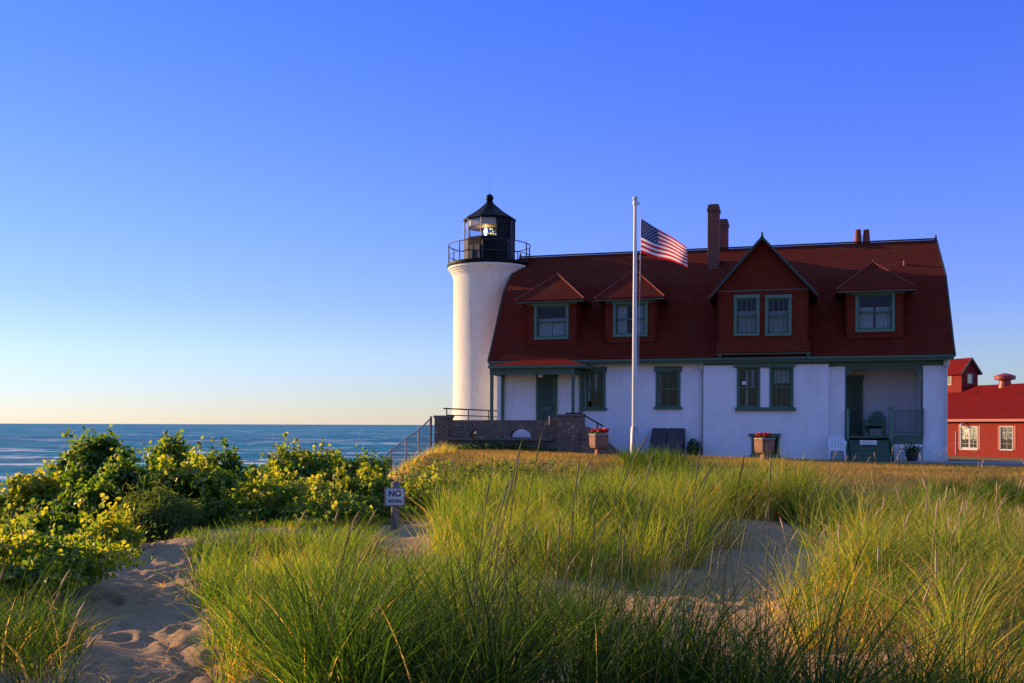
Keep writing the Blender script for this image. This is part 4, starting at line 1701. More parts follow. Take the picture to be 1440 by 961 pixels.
# ------------------------------------------------------------------ bulkhead hatch and barrel by the wall
hd = empty('cellar_hatch', HW(hx(937, -0.8), -0.8, 0), -TH)
tag(hd, 'dark sloping cellar hatch leaning on the white wall by the flagpole', 'cellar hatch')
m = MB()
m.prism([(0.78, -0.3), (0.78, 1.06), (0.70, 1.06), (-0.42, 0.22), (-0.42, -0.3)], 'x', -0.60, 0.60)
m.build('cheek_box', M['hatch'], hd)
m = MB()
for s in (-1, 1):
    m.obox((0.30 * s, 0.125, 0.66), (0.285, 0, 0), (0, 0.58, 0.435), (0, -0.012, 0.016))
m.build('hatch_door', M['hatch'], hd)
bush = empty('bush', HW(hx(976, -0.75), -0.75, 0.0), -TH)
tag(bush, 'small dark rounded bush against the wall right of the cellar hatch', 'bush')
n = 700
d = unit(rng.normal(0, 1, (n, 3)))
pos = d * np.array([0.27, 0.25, 0.36]) * (1 - 0.4 * rng.random((n, 1)) ** 2) + np.array([0, 0, 0.38])
nrm = unit(d + rng.normal(0, 0.4, (n, 3)))
tan = unit(np.cross(nrm, rng.normal(0, 1, (n, 3))))
V, Q = leaf_quads(pos, nrm, tan, rng.uniform(0.05, 0.09, n), 0.7)
np_mesh('foliage', V, Q, None, np.repeat(rng.uniform(0, 0.2, n), 6), M['leaf'], bush)
m = MB()
m.path([(0, 0, -0.1), (0.02, 0.0, 0.25), (0.05, 0.03, 0.5)], [0.03, 0.02, 0.008], 6)
m.build('stem', M['twig'], bush)

# ------------------------------------------------------------------ chairs
ch = empty('plastic_chair', HW(hx(1177, -0.75), -0.75, 0.03), -TH)
tag(ch, 'white moulded plastic armchair on the walk beside the porch stairs', 'chair')
m = MB()
m.prism([(-0.25, 0.40), (0.22, 0.385), (0.22, 0.42), (-0.25, 0.44), (-0.285, 0.42), (-0.285, 0.33), (-0.25, 0.33)], 'x', -0.235, 0.235)
m.build('seat', M['white_plastic'], ch, bevel=0.012)
m = MB()
n = 16
prof = []
for k in range(n + 1):
    a = math.pi * k / n
    prof.append((0.26 * math.cos(a), 0.62 + 0.24 * math.sin(a)))
outer = [(-0.27, 0.43)] + [(-p[0], p[1]) for p in prof] + [(0.27, 0.43)]


def bend(p, y):
    return (p[0], y + 0.22 + (p[1] - 0.42) * 0.22 - 0.9 * p[0] ** 2, p[1])


for k in range(-2, 3):
    x0, x1 = k * 0.10 - 0.034, k * 0.10 + 0.034

    def topz(x):
        return 0.62 + 0.24 * math.sqrt(max(0, 1 - (x / 0.26) ** 2)) - 0.04
    vs = [bend((x0, 0.43), 0), bend((x1, 0.43), 0), bend((x1, topz(x1)), 0), bend((x0, topz(x0)), 0)]
    m.add(vs + [(p[0], p[1] + 0.018, p[2]) for p in vs], [(0, 1, 2, 3), (7, 6, 5, 4), (0, 4, 5, 1), (1, 5, 6, 2), (2, 6, 7, 3), (3, 7, 4, 0)])
m.path([bend(p, 0.01) for p in outer], 0.024, 8)
m.build('backrest', M['white_plastic'], ch, smooth=True)
for s in (-1, 1):
    m = MB()
    m.path([(s * 0.26, 0.20, 0.66), (s * 0.285, -0.05, 0.65), (s * 0.28, -0.24, 0.63), (s * 0.265, -0.29, 0.55), (s * 0.255, -0.27, 0.42)], [0.024, 0.03, 0.03, 0.026, 0.026], 8)
    m.build('armrest', M['white_plastic'], ch, smooth=True)
    for y in (-0.26, 0.24):
        m = MB()
        m.path([(s * 0.24, y, 0.42), (s * 0.27, y * 1.12, 0.0)], [0.034, 0.024], 8)
        m.build('leg', M['white_plastic'], ch, smooth=True)

ac = empty('porch_chair', HW(hx(1231, 1.0), 1.0, FLOOR), -TH + R(-14))
tag(ac, 'green slatted armchair with a rounded back in the shaded porch', 'chair')
m = MB()
for k in range(5):
    y = -0.30 + 0.125 * k
    m.obox((0, y, 0.36 - 0.02 * k), (0.27, 0, 0), (0, 0.055, -0.009), (0, 0, 0.011))
m.build('seat', M['green_wood'], ac)
m = MB()
for k in range(-3, 4):
    hgt = 0.62 - 0.020 * k * k
    p0, p1 = Vector((k * 0.062, 0.27, 0.28)), Vector((k * 0.085, 0.27 + 0.34 * hgt, 0.28 + hgt))
    d = (p1 - p0)
    m.obox((p0 + p1) / 2, (0.036, 0, 0), d / 2, Vector((0, d.z, -d.y)).normalized() * 0.010)
m.build('backrest', M['green_wood'], ac)
for s in (-1, 1):
    m = MB()
    m.obox((s * 0.32, -0.02, 0.565), (0.06, 0, 0), (0, 0.37, 0), (0, 0, 0.011))
    m.build('armrest', M['green_wood'], ac, bevel=0.006)
    m = MB()
    m.box(s * 0.31 - 0.03, s * 0.31 + 0.03, -0.33, -0.23, 0.0, 0.553)
    m.build('leg', M['green_wood'], ac)
    m = MB()
    m.obox((s * 0.28, 0.06, 0.21), (0.014, 0, 0), (0, 0.36, -0.14), (0, 0.012, 0.05))
    m.box(s * 0.28 - 0.014, s * 0.28 + 0.014, 0.22, 0.30, 0.0, 0.553)
    m.build('leg', M['green_wood'], ac)

# plaque on the steps
sg = empty('plaque', HW(hx(1221, -0.55), -0.62, 0.0), -TH)
tag(sg, 'small pale plaque with scrolled ends leaning on the porch stairs', 'plaque')
zq0, zq1 = hz(1221, 625.5, -0.6), hz(1221, 619.5, -0.6)
m = MB()
m.prism([(-0.27, zq0 + 0.02), (-0.30, zq0 - 0.01), (-0.24, zq0), (0.24, zq0), (0.30, zq0 - 0.01), (0.27, zq0 + 0.02), (0.27, zq1 - 0.02), (0.30, zq1 + 0.01), (0.24, zq1), (-0.24, zq1), (-0.30, zq1 + 0.01), (-0.27, zq1 - 0.02)], 'y', -0.01, 0.01)
m.build('board', M['white_trim'], sg)
m = MB()
m.path([(-0.2 + 0.4 * k / 40, -0.012, (zq0 + zq1) / 2 + 0.025 * math.sin(k * 1.1) * (0.5 + 0.5 * math.sin(k * 0.37))) for k in range(41)], 0.006, 5)
m.build('scroll_mark', M['galvanised'], sg)

# dark pot with trailing plant at the right of the stairs
dp_ = empty('plant_pot', HW(hx(1283, -0.6), -0.6, 0.03), -TH)
tag(dp_, 'dark barrel pot standing in front of the white porch skirt', 'plant pot')
m = MB()
m.lathe([(0.16, 0.0), (0.20, 0.2), (0.21, 0.33), (0.18, 0.33), (0.16, 0.24)], 20)
m.build('pot', M['dark_pot'], dp_, smooth=True)
pf = empty('potted_plant', HW(hx(1283, -0.6), -0.6, 0.36), -TH)
tag(pf, 'dark trailing plant growing in the barrel pot by the porch', 'plant')
n = 260
pos = rng.normal(0, 1, (n, 3)) * np.array([0.15, 0.15, 0.07]) + np.array([0, 0, 0.06])
nrm = unit(rng.normal(0, 1, (n, 3)) + np.array([0, 0, 0.7]))
tan = unit(np.cross(nrm, rng.normal(0, 1, (n, 3))))
V, Q = leaf_quads(pos, nrm, tan, rng.uniform(0.05, 0.09, n), 0.8)
np_mesh('leaves', V, Q, None, np.repeat(rng.uniform(0, 0.25, n), 6), M['leaf'], pf)

# ------------------------------------------------------------------ sign
sp = at(556, 700, 17.0)
sgz = gz(sp.x, sp.y)
sign = empty('warning_sign', (sp.x, sp.y, sgz), R(4))
tag(sign, 'small white no trespassing sign nailed to a grey wooden post', 'sign')
S = 17.0 / 1400
ztopp = at(556, 677, 17.0).z - sgz
m = MB()
m.lathe([(0.078, -0.3), (0.074, 0.2), (0.070, ztopp - 0.05), (0.060, ztopp - 0.015), (0.03, ztopp), (0.0, ztopp + 0.003)], 14)
m.build('post', M['post_wood'], sign, smooth=True)
bz0_, bz1_ = at(556, 712, 17.0).z - sgz, at(556, 685, 17.0).z - sgz
m = MB()
m.box(-0.18, 0.17, -0.115, -0.085, bz0_, bz1_)
board = m.build('board', M['post_wood'], sign, bevel=0.006)
m = MB()
m.box(-0.155, 0.15, -0.120, -0.1155, bz0_ + 0.028, bz1_ - 0.022)
m.build('plate', M['white_metal'], board)


def text(s, size, loc, parent, name='lettering', sx=1.0, ext=0.001, bold=0.0):
    cu = bpy.data.curves.new(name, 'FONT')
    cu.body = s
    cu.size = size
    cu.align_x = 'CENTER'
    cu.align_y = 'CENTER'
    cu.extrude = ext
    cu.offset = bold
    t = bpy.data.objects.new(name + '_source', cu)
    col.objects.link(t)
    dg = bpy.context.evaluated_depsgraph_get()
    me = bpy.data.meshes.new_from_object(t.evaluated_get(dg))
    bpy.data.objects.remove(t)
    me.name = name
    me.materials.clear()
    me.materials.append(M['letter'])
    o = bpy.data.objects.new(name, me)
    col.objects.link(o)
    o.parent = parent
    o.location = loc
    o.rotation_euler = (R(90), 0, 0)
    o.scale = (sx, 1, 1)
    return o


zc = (bz0_ + bz1_) / 2
text('NO', 0.145, (-0.003, -0.1225, zc + 0.055), board, sx=0.95, bold=0.004)
text('TRESPASSING', 0.082, (-0.003, -0.1225, zc - 0.072), board, sx=0.50, bold=0.0015)

# ------------------------------------------------------------------ chain link fence down the bank
fence = empty('chain_link_fence', (-3.4, 33, 0))
tag(fence, 'grey chain link fence stepping down the bank left of the terrace', 'fence')
FP = []
for (px, py, Y) in ((606, 588, 36.0), (589, 605, 34.6), (571, 617, 33.2), (550, 634, 31.4), (525, 656, 29.3), (498, 676, 27.4)):
    FP.append(at(px, py, Y) - Vector((-3.4, 33, 0)))
for i, p in enumerate(FP):
    m = MB()
    g = gz(p.x - 3.4, p.y + 33)
    m.bar((p.x, p.y, min(g, p.z - 1.25) - 0.2), p + Vector((0, 0, 0.06)), 0.034 if i else 0.045, n=10)
    m.build('post', M['galvanised'] if i else M['post_wood'], fence, smooth=True)
m = MB()
for a, b in zip(FP[:-1], FP[1:]):
    m.bar(a, b, 0.024, n=8)
m.build('top_rail', M['galvanised'], fence, smooth=True)
me = bpy.data.meshes.new('wire_mesh')
vs, fs, uvs = [], [], []
L = 0
for a, b in zip(FP[:-1], FP[1:]):
    i = len(vs)
    d = (b - a).length
    vs += [a + Vector((0, 0, -1.22)), b + Vector((0, 0, -1.22)), b, a]
    fs.append((i, i + 1, i + 2, i + 3))
    uvs += [(L, a.z - 1.22), (L + d, b.z - 1.22), (L + d, b.z), (L, a.z)]
    L += d
me.from_pydata([tuple(v) for v in vs], [], fs)
uvl = me.uv_layers.new(name='UVMap')
for k, uv in enumerate(uvs): uvl.data[k].uv = uv
me.materials.append(M['wire'])
o = bpy.data.objects.new('wire_mesh', me)
col.objects.link(o)
o.parent = fence

# ------------------------------------------------------------------ red barn
BA = R(-20)
bp = at(1440, 600, 80.0)
BH = math.pi / 2 + 0.0
# local x runs along the front away from the camera's right end, local y into the barn
bd = Vector((math.sin(BA), math.cos(BA), 0))
brz = math.atan2(bd.y, bd.x)
barn = empty('red_barn', (bp.x, bp.y, 0), brz)
tag(barn, 'long red wooden barn with a small cupola tower behind the house', 'barn')
# in this frame +y points left of the front, so the barn body lies at -y
def bx(px, off=0.0, py=600):
    a, b = ray(px, py)
    bi = Vector((bd.y, -bd.x, 0)) * off
    X, Y = bp.x + bi.x, bp.y + bi.y
    return (a * Y - X) / (bd.x - a * bd.y)


def bzz(px, py, off=0.0):
    t = bx(px, off, py)
    bi = Vector((bd.y, -bd.x, 0)) * off
    return EYE + ray(px, py)[1] * (bp.y + bi.y + t * bd.y)


WE, RG, BWD = 2.02, bzz(1440, 540.5, 4.6), 9.2
BX0, BX1 = -14.0, 18.0
dra = (bx(1374.5), bx(1351.5), bzz(1362, 632), bzz(1362, 600.5))
wna = (bx(1424), bx(1407.5), bzz(1416, 632.5), bzz(1416, 600.5))
dra = (min(dra[:2]), max(dra[:2]), dra[2], dra[3])
wna = (min(wna[:2]), max(wna[:2]), wna[2], wna[3])
m = MB()
m.wall(BX0, BX1, -2.2, WE, 0.0, [dra, wna], 0.2)
# wall() faces -y: mirror so that the front faces +y
m.v = [(p[0], -p[1], p[2]) for p in m.v]
m.f = [tuple(reversed(f)) for f in m.f]
gpoly = [(-0.002, -2.2), (-0.002, WE), (-BWD / 2, RG - 0.05), (-BWD, WE), (-BWD, -2.2)]
m.prism(gpoly, 'x', BX0, BX0 + 0.2)
m.prism(gpoly, 'x', BX1 - 0.2, BX1)
m.box(BX0 + 0.2, BX1 - 0.2, -BWD, -BWD + 0.2, -2.2, WE)
m.build('wall', M['barn_wall'], barn)
m = MB()
m.box(BX0 + 0.21, BX1 - 0.21, -1.2, -1.1, -2.2, WE + 0.3)
m.build('interior_shade_panel', M['hatch'], barn)  # panel added behind the openings, indoor shade put into its dark colour
m = MB()
ov = 0.35
sl_ = (RG - WE) / (BWD / 2)
m.prism([(ov, WE - ov * sl_ + 0.08), (-BWD / 2, RG + 0.08), (-BWD - ov, WE - ov * sl_ + 0.08), (-BWD - ov, WE - ov * sl_ - 0.06), (-BWD / 2, RG - 0.08), (ov, WE - ov * sl_ - 0.06)], 'x', BX0 - 0.3, BX1 + 0.3)
broof = m.build('roof', M['barn_roof'], barn)
m = MB()
m.box(BX0 - 0.3, BX1 + 0.3, ov + 0.003, ov + 0.06, WE - ov * sl_ - 0.16, WE - ov * sl_ + 0.05)
m.build('eaves_board', M['red_metal'], broof)


def barn_opening(r, name, cols, rows, leaves=1, outer=None):
    x0, x1, z0, z1 = r
    m = MB()
    c = 0.07
    m.box(x0 - c, x0, -0.10, 0.045, z0, z1)
    m.box(x1, x1 + c, -0.10, 0.045, z0, z1)
    m.box(x0 - c, x1 + c, -0.10, 0.05, z1, z1 + c)
    m.box(x0 - c, x1 + c, -0.10, 0.06, z0 - c, z0)
    w_ = m.build(name, M['barn_trim'], barn)
    m = MB()
    Wd = (x1 - x0) / leaves
    for q in range(leaves):
        a, b = x0 + Wd * q + 0.01, x0 + Wd * (q + 1) - 0.01
        s = 0.07 if leaves > 1 else 0.04
        m.box(a, a + s, -0.07, -0.02, z0, z1)
        m.box(b - s, b, -0.07, -0.02, z0, z1)
        m.box(a + s, b - s, -0.07, -0.02, z1 - s, z1)
        m.box(a + s, b - s, -0.07, -0.02, z0, z0 + s * (2.2 if leaves > 1 else 1))
        for i in range(1, cols):
            xm = a + (b - a) * i / cols
            m.box(xm - 0.011, xm + 0.011, -0.06, -0.03, z0 + s, z1 - s)
        for j in range(1, rows):
            zm = z0 + (z1 - z0) * j / rows
            m.box(a + s, b - s, -0.061, -0.029, zm - 0.012, zm + 0.012)
    m.build('sash', M['barn_trim'], w_)
    m = MB()
    m.box(x0, x1, -0.05, -0.045, z0, z1)
    m.build('pane', M['glass'], w_)
    return w_


barn_opening(dra, 'door', 2, 4, 2)
barn_opening(wna, 'window', 2, 4, 1)
m = MB()
for r in (dra, wna):
    m.box(r[0] - 0.32, r[0] - 0.113, -0.003, 0.03, r[2], r[3] + 0.1)
    m.box(r[1] + 0.113, r[1] + 0.28, -0.003, 0.03, r[2], r[3] + 0.1)
m.build('side_boards', M['red_metal'], barn)
m = MB()
xx, zz = bx(1357.5), bzz(1357, 598)
m.path([(xx, 0.0, zz + 0.05), (xx, 0.25, zz + 0.22), (xx, 0.45, zz + 0.12)], 0.03, 8)
m.lathe([(0.20, -0.08), (0.12, 0.02), (0.04, 0.08)], 14, (xx, 0.45, zz + 0.02))
m.build('door_lamp', M['white_metal'], barn, smooth=True)
m = MB()
xx = bx(1345)
m.bar((xx, 0.06, -1.2), (xx, 0.06, bzz(1345, 607)), 0.035)
m.build('pipe', M['white_metal'], barn)
# cupola tower astride the ridge
cy0, cy1 = -BWD / 2 + 0.95, -BWD / 2 - 0.95
off = -cy0
cx0 = bx(1352, off)
cx1 = cx0 + 5.0
cw = bzz(1352, 521.5, off)
cr = cw + 1.15
m = MB()
m.prism([(cy0, RG - 1.6), (cy0, cw), ((cy0 + cy1) / 2, cr - 0.1), (cy1, cw), (cy1, RG - 1.6)], 'x', cx0, cx1)
cup = m.build('cupola', M['barn_wall'], barn)
m = MB()
cs = (cr - cw) / 0.95
e = 0.24
m.prism([(cy0 + e, cw - e * cs + 0.06), ((cy0 + cy1) / 2, cr + 0.06), (cy1 - e, cw - e * cs + 0.06), (cy1 - e, cw - e * cs - 0.06), ((cy0 + cy1) / 2, cr - 0.08), (cy0 + e, cw - e * cs - 0.06)], 'x', cx0 - 0.25, cx1 + 0.25)
m.build('cupola_roof', M['barn_roof'], cup)
m = MB()
for (ya, yb) in (((cy0 + e), (cy0 + cy1) / 2), ((cy1 - e), (cy0 + cy1) / 2)):
    za, zb_ = cw - e * cs, cr
    d = Vector((0, yb - ya, zb_ - za))
    m.obox((cx0 - 0.275, (ya + yb) / 2, (za + zb_) / 2), (0.022, 0, 0), d / 2, Vector((0, -d.z, d.y)).normalized() * 0.07)
m.build('rake_board', M['teal'], cup)
xw = bx(1331, off)
zw0, zw1 = bzz(1331, 541, off), bzz(1331, 527, off)
m = MB()
for (a, b, c, d) in ((xw - 0.62, xw - 0.54, zw0, zw1), (xw + 0.54, xw + 0.62, zw0, zw1), (xw - 0.62, xw + 0.62, zw1, zw1 + 0.08), (xw - 0.62, xw + 0.62, zw0 - 0.08, zw0), (xw - 0.02, xw + 0.02, zw0, zw1)):
    m.box(a, b, cy0 - 0.003, cy0 + 0.05, c, d)
cwn = m.build('cupola_window', M['barn_trim'], cup)
m = MB()
m.box(xw - 0.54, xw + 0.54, cy0 + 0.003, cy0 + 0.012, zw0, zw1)
m.build('cupola_pane', M['dark_teal'], cup)
yw = (cy0 + cy1) / 2
m = MB()
zw = bzz(1361, 533, off + 0.95)
for (a, b, c, d) in ((yw - 0.30, yw - 0.23, zw - 0.38, zw + 0.38), (yw + 0.23, yw + 0.30, zw - 0.38, zw + 0.38), (yw - 0.30, yw + 0.30, zw + 0.38, zw + 0.45), (yw - 0.30, yw + 0.30, zw - 0.45, zw - 0.38)):
    m.box(cx0 - 0.05, cx0 - 0.003, a, b, c, d)
m.build('cupola_window', M['barn_trim'], cup)
m = MB()
m.box(cx0 - 0.012, cx0 - 0.003, yw - 0.23, yw + 0.23, zw - 0.38, zw + 0.38)
m.build('cupola_pane', M['glass'], cup)
xv = bx(1413, BWD / 2)
m = MB()
z0 = RG - 0.1
zt2 = bzz(1413, 525, BWD / 2)
H = zt2 - z0
m.lathe([(0.62, -0.45), (0.50, H * 0.25), (0.48, H * 0.45), (0.85, H * 0.50), (0.86, H * 0.78), (0.80, H * 0.80), (0.40, H * 0.93), (0.06, H)], 28, (xv, -BWD / 2, z0))
m.build('ventilator', M['red_metal'], broof, smooth=True)

# ------------------------------------------------------------------ grass
SAND = [  # bare sand: x, y, radius x, radius y
    (2.75, 11.6, 1.05, 2.3), (1.35, 8.5, 0.55, 1.5), (2.1, 7.0, 0.75, 0.9), (-1.2, 13.2, 0.45, 0.8), (6.9, 18.8, 0.8, 1.7), (-1.75, 5.9, 0.5, 0.7),
    (4.1, 15.8, 1.3, 0.9), (0.9, 10.2, 0.6, 0.6), (3.3, 14.2, 0.7, 1.0),
]


def bare(x, y):
    b = np.zeros_like(x)
    wob = 0.5 * fbm(x * 1.3, y * 1.3, 3)
    for (cx, cy, rx, ry) in SAND:
        q = np.sqrt(((x - cx) / rx) ** 2 + ((y - cy) / ry) ** 2) + wob
        b = np.maximum(b, 1 - sst(0.75, 1.1, q))
    b = np.maximum(b, 1 - sst(0.38, 0.75, path_dist(x, y) / (0.38 + 0.055 * np.clip(y, 4, 13) + 0.1) + 0.6 * wob))
    return b


class Blades:
    def __init__(self):
        self.V, self.Q, self.T, self.C = [], [], [], []
        self.n = 0

    def add(self, x, y, z, h, az, lean, wd, face, tint, dry, K=4, curl=0.35):
        """N blades: root, height, lean azimuth and amount, width, facing, tint at the tip and how dry at the foot."""
        n = len(x)
        t = np.linspace(0, 1, K + 1)[None, :]
        dx, dy = np.cos(az)[:, None], np.sin(az)[:, None]
        ln = (lean * h)[:, None] * t ** 1.9
        up = h[:, None] * (t - curl * lean[:, None] ** 1.0 * 0.55 * t ** 2.4)
        cx, cy, cz = x[:, None] + dx * ln, y[:, None] + dy * ln, z[:, None] + up
        wv = (wd[:, None] * 0.5) * (1 - t ** 2.2) * np.where(t < 0.15, 0.75, 1)
        fx_, fy_ = np.cos(face)[:, None], np.sin(face)[:, None]
        A = np.stack([cx + fx_ * wv, cy + fy_ * wv, cz], -1)
        B = np.stack([cx - fx_ * wv, cy - fy_ * wv, cz], -1)
        tip = np.stack([cx[:, -1], cy[:, -1], cz[:, -1]], -1)
        V = np.concatenate([np.stack([A[:, :K], B[:, :K]], 2).reshape(n, 2 * K, 3), tip[:, None]], 1)
        tn = np.clip(tint[:, None] + (dry[:, None]) * np.clip(1 - t * 2.6, 0, 1), 0, 1)
        C = np.concatenate([np.repeat(tn[:, :K], 2, 1), tn[:, -1:]], 1)
        m_ = 2 * K + 1
        b = self.n + np.arange(n)[:, None] * m_
        qs = [b + np.array([[2 * k, 2 * k + 1, 2 * k + 3, 2 * k + 2]]) for k in range(K - 1)]
        self.Q.append(np.concatenate(qs, 1).reshape(-1, 4))
        self.T.append(b + np.array([[2 * K - 2, 2 * K - 1, 2 * K]]))
        self.V.append(V.reshape(-1, 3))
        self.C.append(C.ravel())
        self.n += n * m_

    def build(self, name, mat):
        return np_mesh(name, np.concatenate(self.V), np.concatenate(self.Q), np.concatenate(self.T), np.concatenate(self.C), mat)


def clumps(B, cx, cy, nb, rad, hm, tint, drop=0.12, straw=0.12, wd=0.008, K=4, wind=(0.14, -0.03), hs=0.25, dry=0.5, litter=0.12):
    """Tufts at cx, cy; nb blades each."""
    n = len(cx)
    if not np.isscalar(tint):
        tint = tint + 0.55 * fbm(cx * 0.8 + 7, cy * 0.8, 2) - (rng.random(n) < 0.28) * rng.uniform(0.1, 0.35, n)
    k = rng.poisson(nb, n) if np.isscalar(nb) else rng.poisson(nb)
    idx = np.repeat(np.arange(n), k)
    N = len(idx)
    r_ = np.abs(rng.normal(0, 1, N)) * rad * 0.6
    a = rng.uniform(0, 2 * np.pi, N)
    x, y = cx[idx] + r_ * np.cos(a), cy[idx] + r_ * np.sin(a)
    ok = rng.random(N) > bare(x, y) * 0.97
    idx, r_, a, x, y = idx[ok], r_[ok], a[ok], x[ok], y[ok]
    N = len(idx)
    z = height(x, y) - 0.02
    hh = (hm[idx] if not np.isscalar(hm) else hm) * np.clip(rng.normal(0.85, hs, N), 0.25, 1.5)
    cwx, cwy = rng.normal(0, 0.16, n), rng.normal(0, 0.16, n)
    lx = np.cos(a) * (0.22 + 0.55 * r_ / max(rad, 1e-3)) + wind[0] + cwx[idx] + rng.normal(0, 0.26, N)
    ly = np.sin(a) * (0.22 + 0.55 * r_ / max(rad, 1e-3)) + wind[1] + cwy[idx] + rng.normal(0, 0.26, N)
    az = np.arctan2(ly, lx)
    lean = np.clip(np.hypot(lx, ly), 0.02, 1.5)
    tt = (tint[idx] if not np.isscalar(tint) else tint) + rng.normal(0, 0.11, N)
    s = rng.random(N) < straw
    tt = np.where(s, rng.uniform(0.8, 1.0, N), np.clip(tt, 0, 0.8))
    hh = np.where(s, hh * 0.8, hh)
    # dead blades bent low round the foot
    low = rng.random(N) < litter
    hh = np.where(low, hh * 0.55, hh)
    lean = np.where(low, rng.uniform(0.9, 1.7, N), lean)
    tt = np.where(low, rng.uniform(0.82, 1.0, N), tt)
    B.add(x, y, z, hh, az, lean, wd * rng.uniform(0.6, 1.3, N), rng.uniform(0, np.pi, N), tt, np.full(N, dry) * rng.random(N), K)


def spots(n, x0, x1, y0, y1, keep=None):
    x, y = rng.uniform(x0, x1, n), rng.uniform(y0, y1, n)
    m_ = rng.random(n) > bare(x, y)
    m_ &= ~((np.abs(x / np.maximum(y, 0.1) + 0.117) < 0.018) & (y > 13.5) & (y < 17.3))
    if keep is not None: m_ &= rng.random(n) < keep(x, y)
    return x[m_], y[m_]


def tall(x, y, row, lo=0.62, hi=1.04):
    """Blade lengths that bring the tuft tops up to about the same sight line."""
    top = EYE - (row - HZ) / 1400.0 * y
    patch = 0.78 + 1.0 * fbm(x * 0.9 + 2, y * 0.9, 3)
    return np.clip((top - height(x, y)) * 1.16 * patch.clip(0.35, 1.05) * rng.uniform(lo, hi, len(x)), 0.16, 1.0)


dg_ = Blades()
# tall tufts right in front of the camera, shade put into their dark tint
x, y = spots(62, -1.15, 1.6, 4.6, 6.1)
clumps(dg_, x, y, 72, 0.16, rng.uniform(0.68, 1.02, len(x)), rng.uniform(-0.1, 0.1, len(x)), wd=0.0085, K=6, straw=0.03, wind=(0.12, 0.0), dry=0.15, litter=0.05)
x, y = spots(26, 1.5, 2.6, 4.9, 5.9)
clumps(dg_, x, y, 45, 0.14, rng.uniform(0.5, 0.8, len(x)), rng.uniform(-0.05, 0.15, len(x)), wd=0.0085, K=6, straw=0.05)
# lower left corner
x, y = spots(46, -2.95, -2.25, 5.6, 7.4, lambda x, y: 0.6 + 0 * x)
clumps(dg_, x, y, 30, 0.12, rng.uniform(0.4, 0.62, len(x)), rng.uniform(0.0, 0.3, len(x)), wd=0.007, K=5, wind=(0.3, 0))
x, y = spots(56, -4.4, -2.7, 5.6, 8.4)
clumps(dg_, x, y, 60, 0.16, rng.uniform(0.4, 0.68, len(x)), rng.uniform(0.0, 0.35, len(x)), wd=0.008, K=5, straw=0.08)
# left-centre mound
x, y = spots(150, -3.0, 0.1, 7.0, 12.0)
clumps(dg_, x, y, 95, 0.2, tall(x, y, 758), rng.uniform(0.3, 0.68, len(x)), K=5, straw=0.14)
x, y = spots(40, -0.2, 1.0, 7.2, 10.5)
clumps(dg_, x, y, 40, 0.16, rng.uniform(0.4, 0.6, len(x)), rng.uniform(0.3, 0.6, len(x)), K=5, straw=0.2)
x, y = spots(34, -2.1, -0.9, 5.3, 7.3)
clumps(dg_, x, y, 62, 0.18, tall(x, y, 800), rng.uniform(0.25, 0.6, len(x)), K=5, straw=0.25, litter=0.3)
x, y = spots(15, 2.5, 3.3, 15.2, 17.0)
clumps(dg_, x, y, 80, 0.2, tall(x, y, 612, 0.75, 1.05), rng.uniform(0.45, 0.75, len(x)), K=5, wd=0.009, straw=0.35)
x, y = spots(16, 3.9, 5.2, 16.2, 18.2)
clumps(dg_, x, y, 80, 0.2, tall(x, y, 632, 0.7, 1.05), rng.uniform(0.4, 0.7, len(x)), K=5, wd=0.009, straw=0.3)
# darker knots in the middle distance, partly hummock shade put into the tint
for (a, b, c, d, k, row) in ((1.0, 2.3, 14.6, 17.2, 26, 668), (2.5, 3.7, 20.5, 23.5, 26, 640), (4.6, 5.8, 16.6, 18.6, 14, 652), (8.0, 10.2, 18.0, 21.0, 30, 660)):
    x, y = spots(k, a, b, c, d)
    clumps(dg_, x, y, 85, 0.24, tall(x, y, row, 0.75, 1.05), rng.uniform(-0.05, 0.18, len(x)), K=4, wd=0.009, straw=0.04, litter=0.04, dry=0.1)
# big right mound
x, y = spots(280, 2.3, 7.2, 6.2, 12.5)
clumps(dg_, x, y, 95, 0.2, tall(x, y, 702), rng.uniform(0.36, 0.72, len(x)), K=5, straw=0.26, litter=0.2)
x, y = spots(60, 2.0, 3.2, 5.6, 7.2)
clumps(dg_, x, y, 45, 0.16, rng.uniform(0.25, 0.5, len(x)), rng.uniform(0.5, 0.8, len(x)), K=5, straw=0.6)
x, y = spots(120, 5.0, 11.0, 11.5, 18)
clumps(dg_, x, y, 60, 0.25, tall(x, y, 690), rng.uniform(0.35, 0.75, len(x)), K=4, straw=0.35, wd=0.007)
# middle distance
x, y = spots(260, -1.2, 3.0, 12.0, 22)
clumps(dg_, x, y, 90, 0.24, tall(x, y, 652), rng.uniform(0.35, 0.7, len(x)), K=4, wd=0.009, straw=0.12)
x, y = spots(150, 3.0, 6.8, 14.8, 22.5)
clumps(dg_, x, y, 85, 0.24, tall(x, y, 624, 0.7, 1.05), rng.uniform(0.35, 0.75, len(x)), K=4, wd=0.009, straw=0.25)
x, y = spots(60, 6.2, 8.0, 16.5, 19.5)
clumps(dg_, x, y, 70, 0.26, rng.uniform(0.35, 0.5, len(x)), rng.uniform(0.1, 0.35, len(x)), K=4, wd=0.011, straw=0.04)
x, y = spots(75, 6.5, 12.0, 15.5, 21)
clumps(dg_, x, y, 50, 0.28, tall(x, y, 690), rng.uniform(0.4, 0.8, len(x)), K=4, wd=0.011, straw=0.4)
x, y = spots(210, -2.4, 6.0, 20.5, 25.5)
clumps(dg_, x, y, 44, 0.28, tall(x, y, 652), rng.uniform(0.3, 0.7, len(x)), K=3, wd=0.012, straw=0.15)
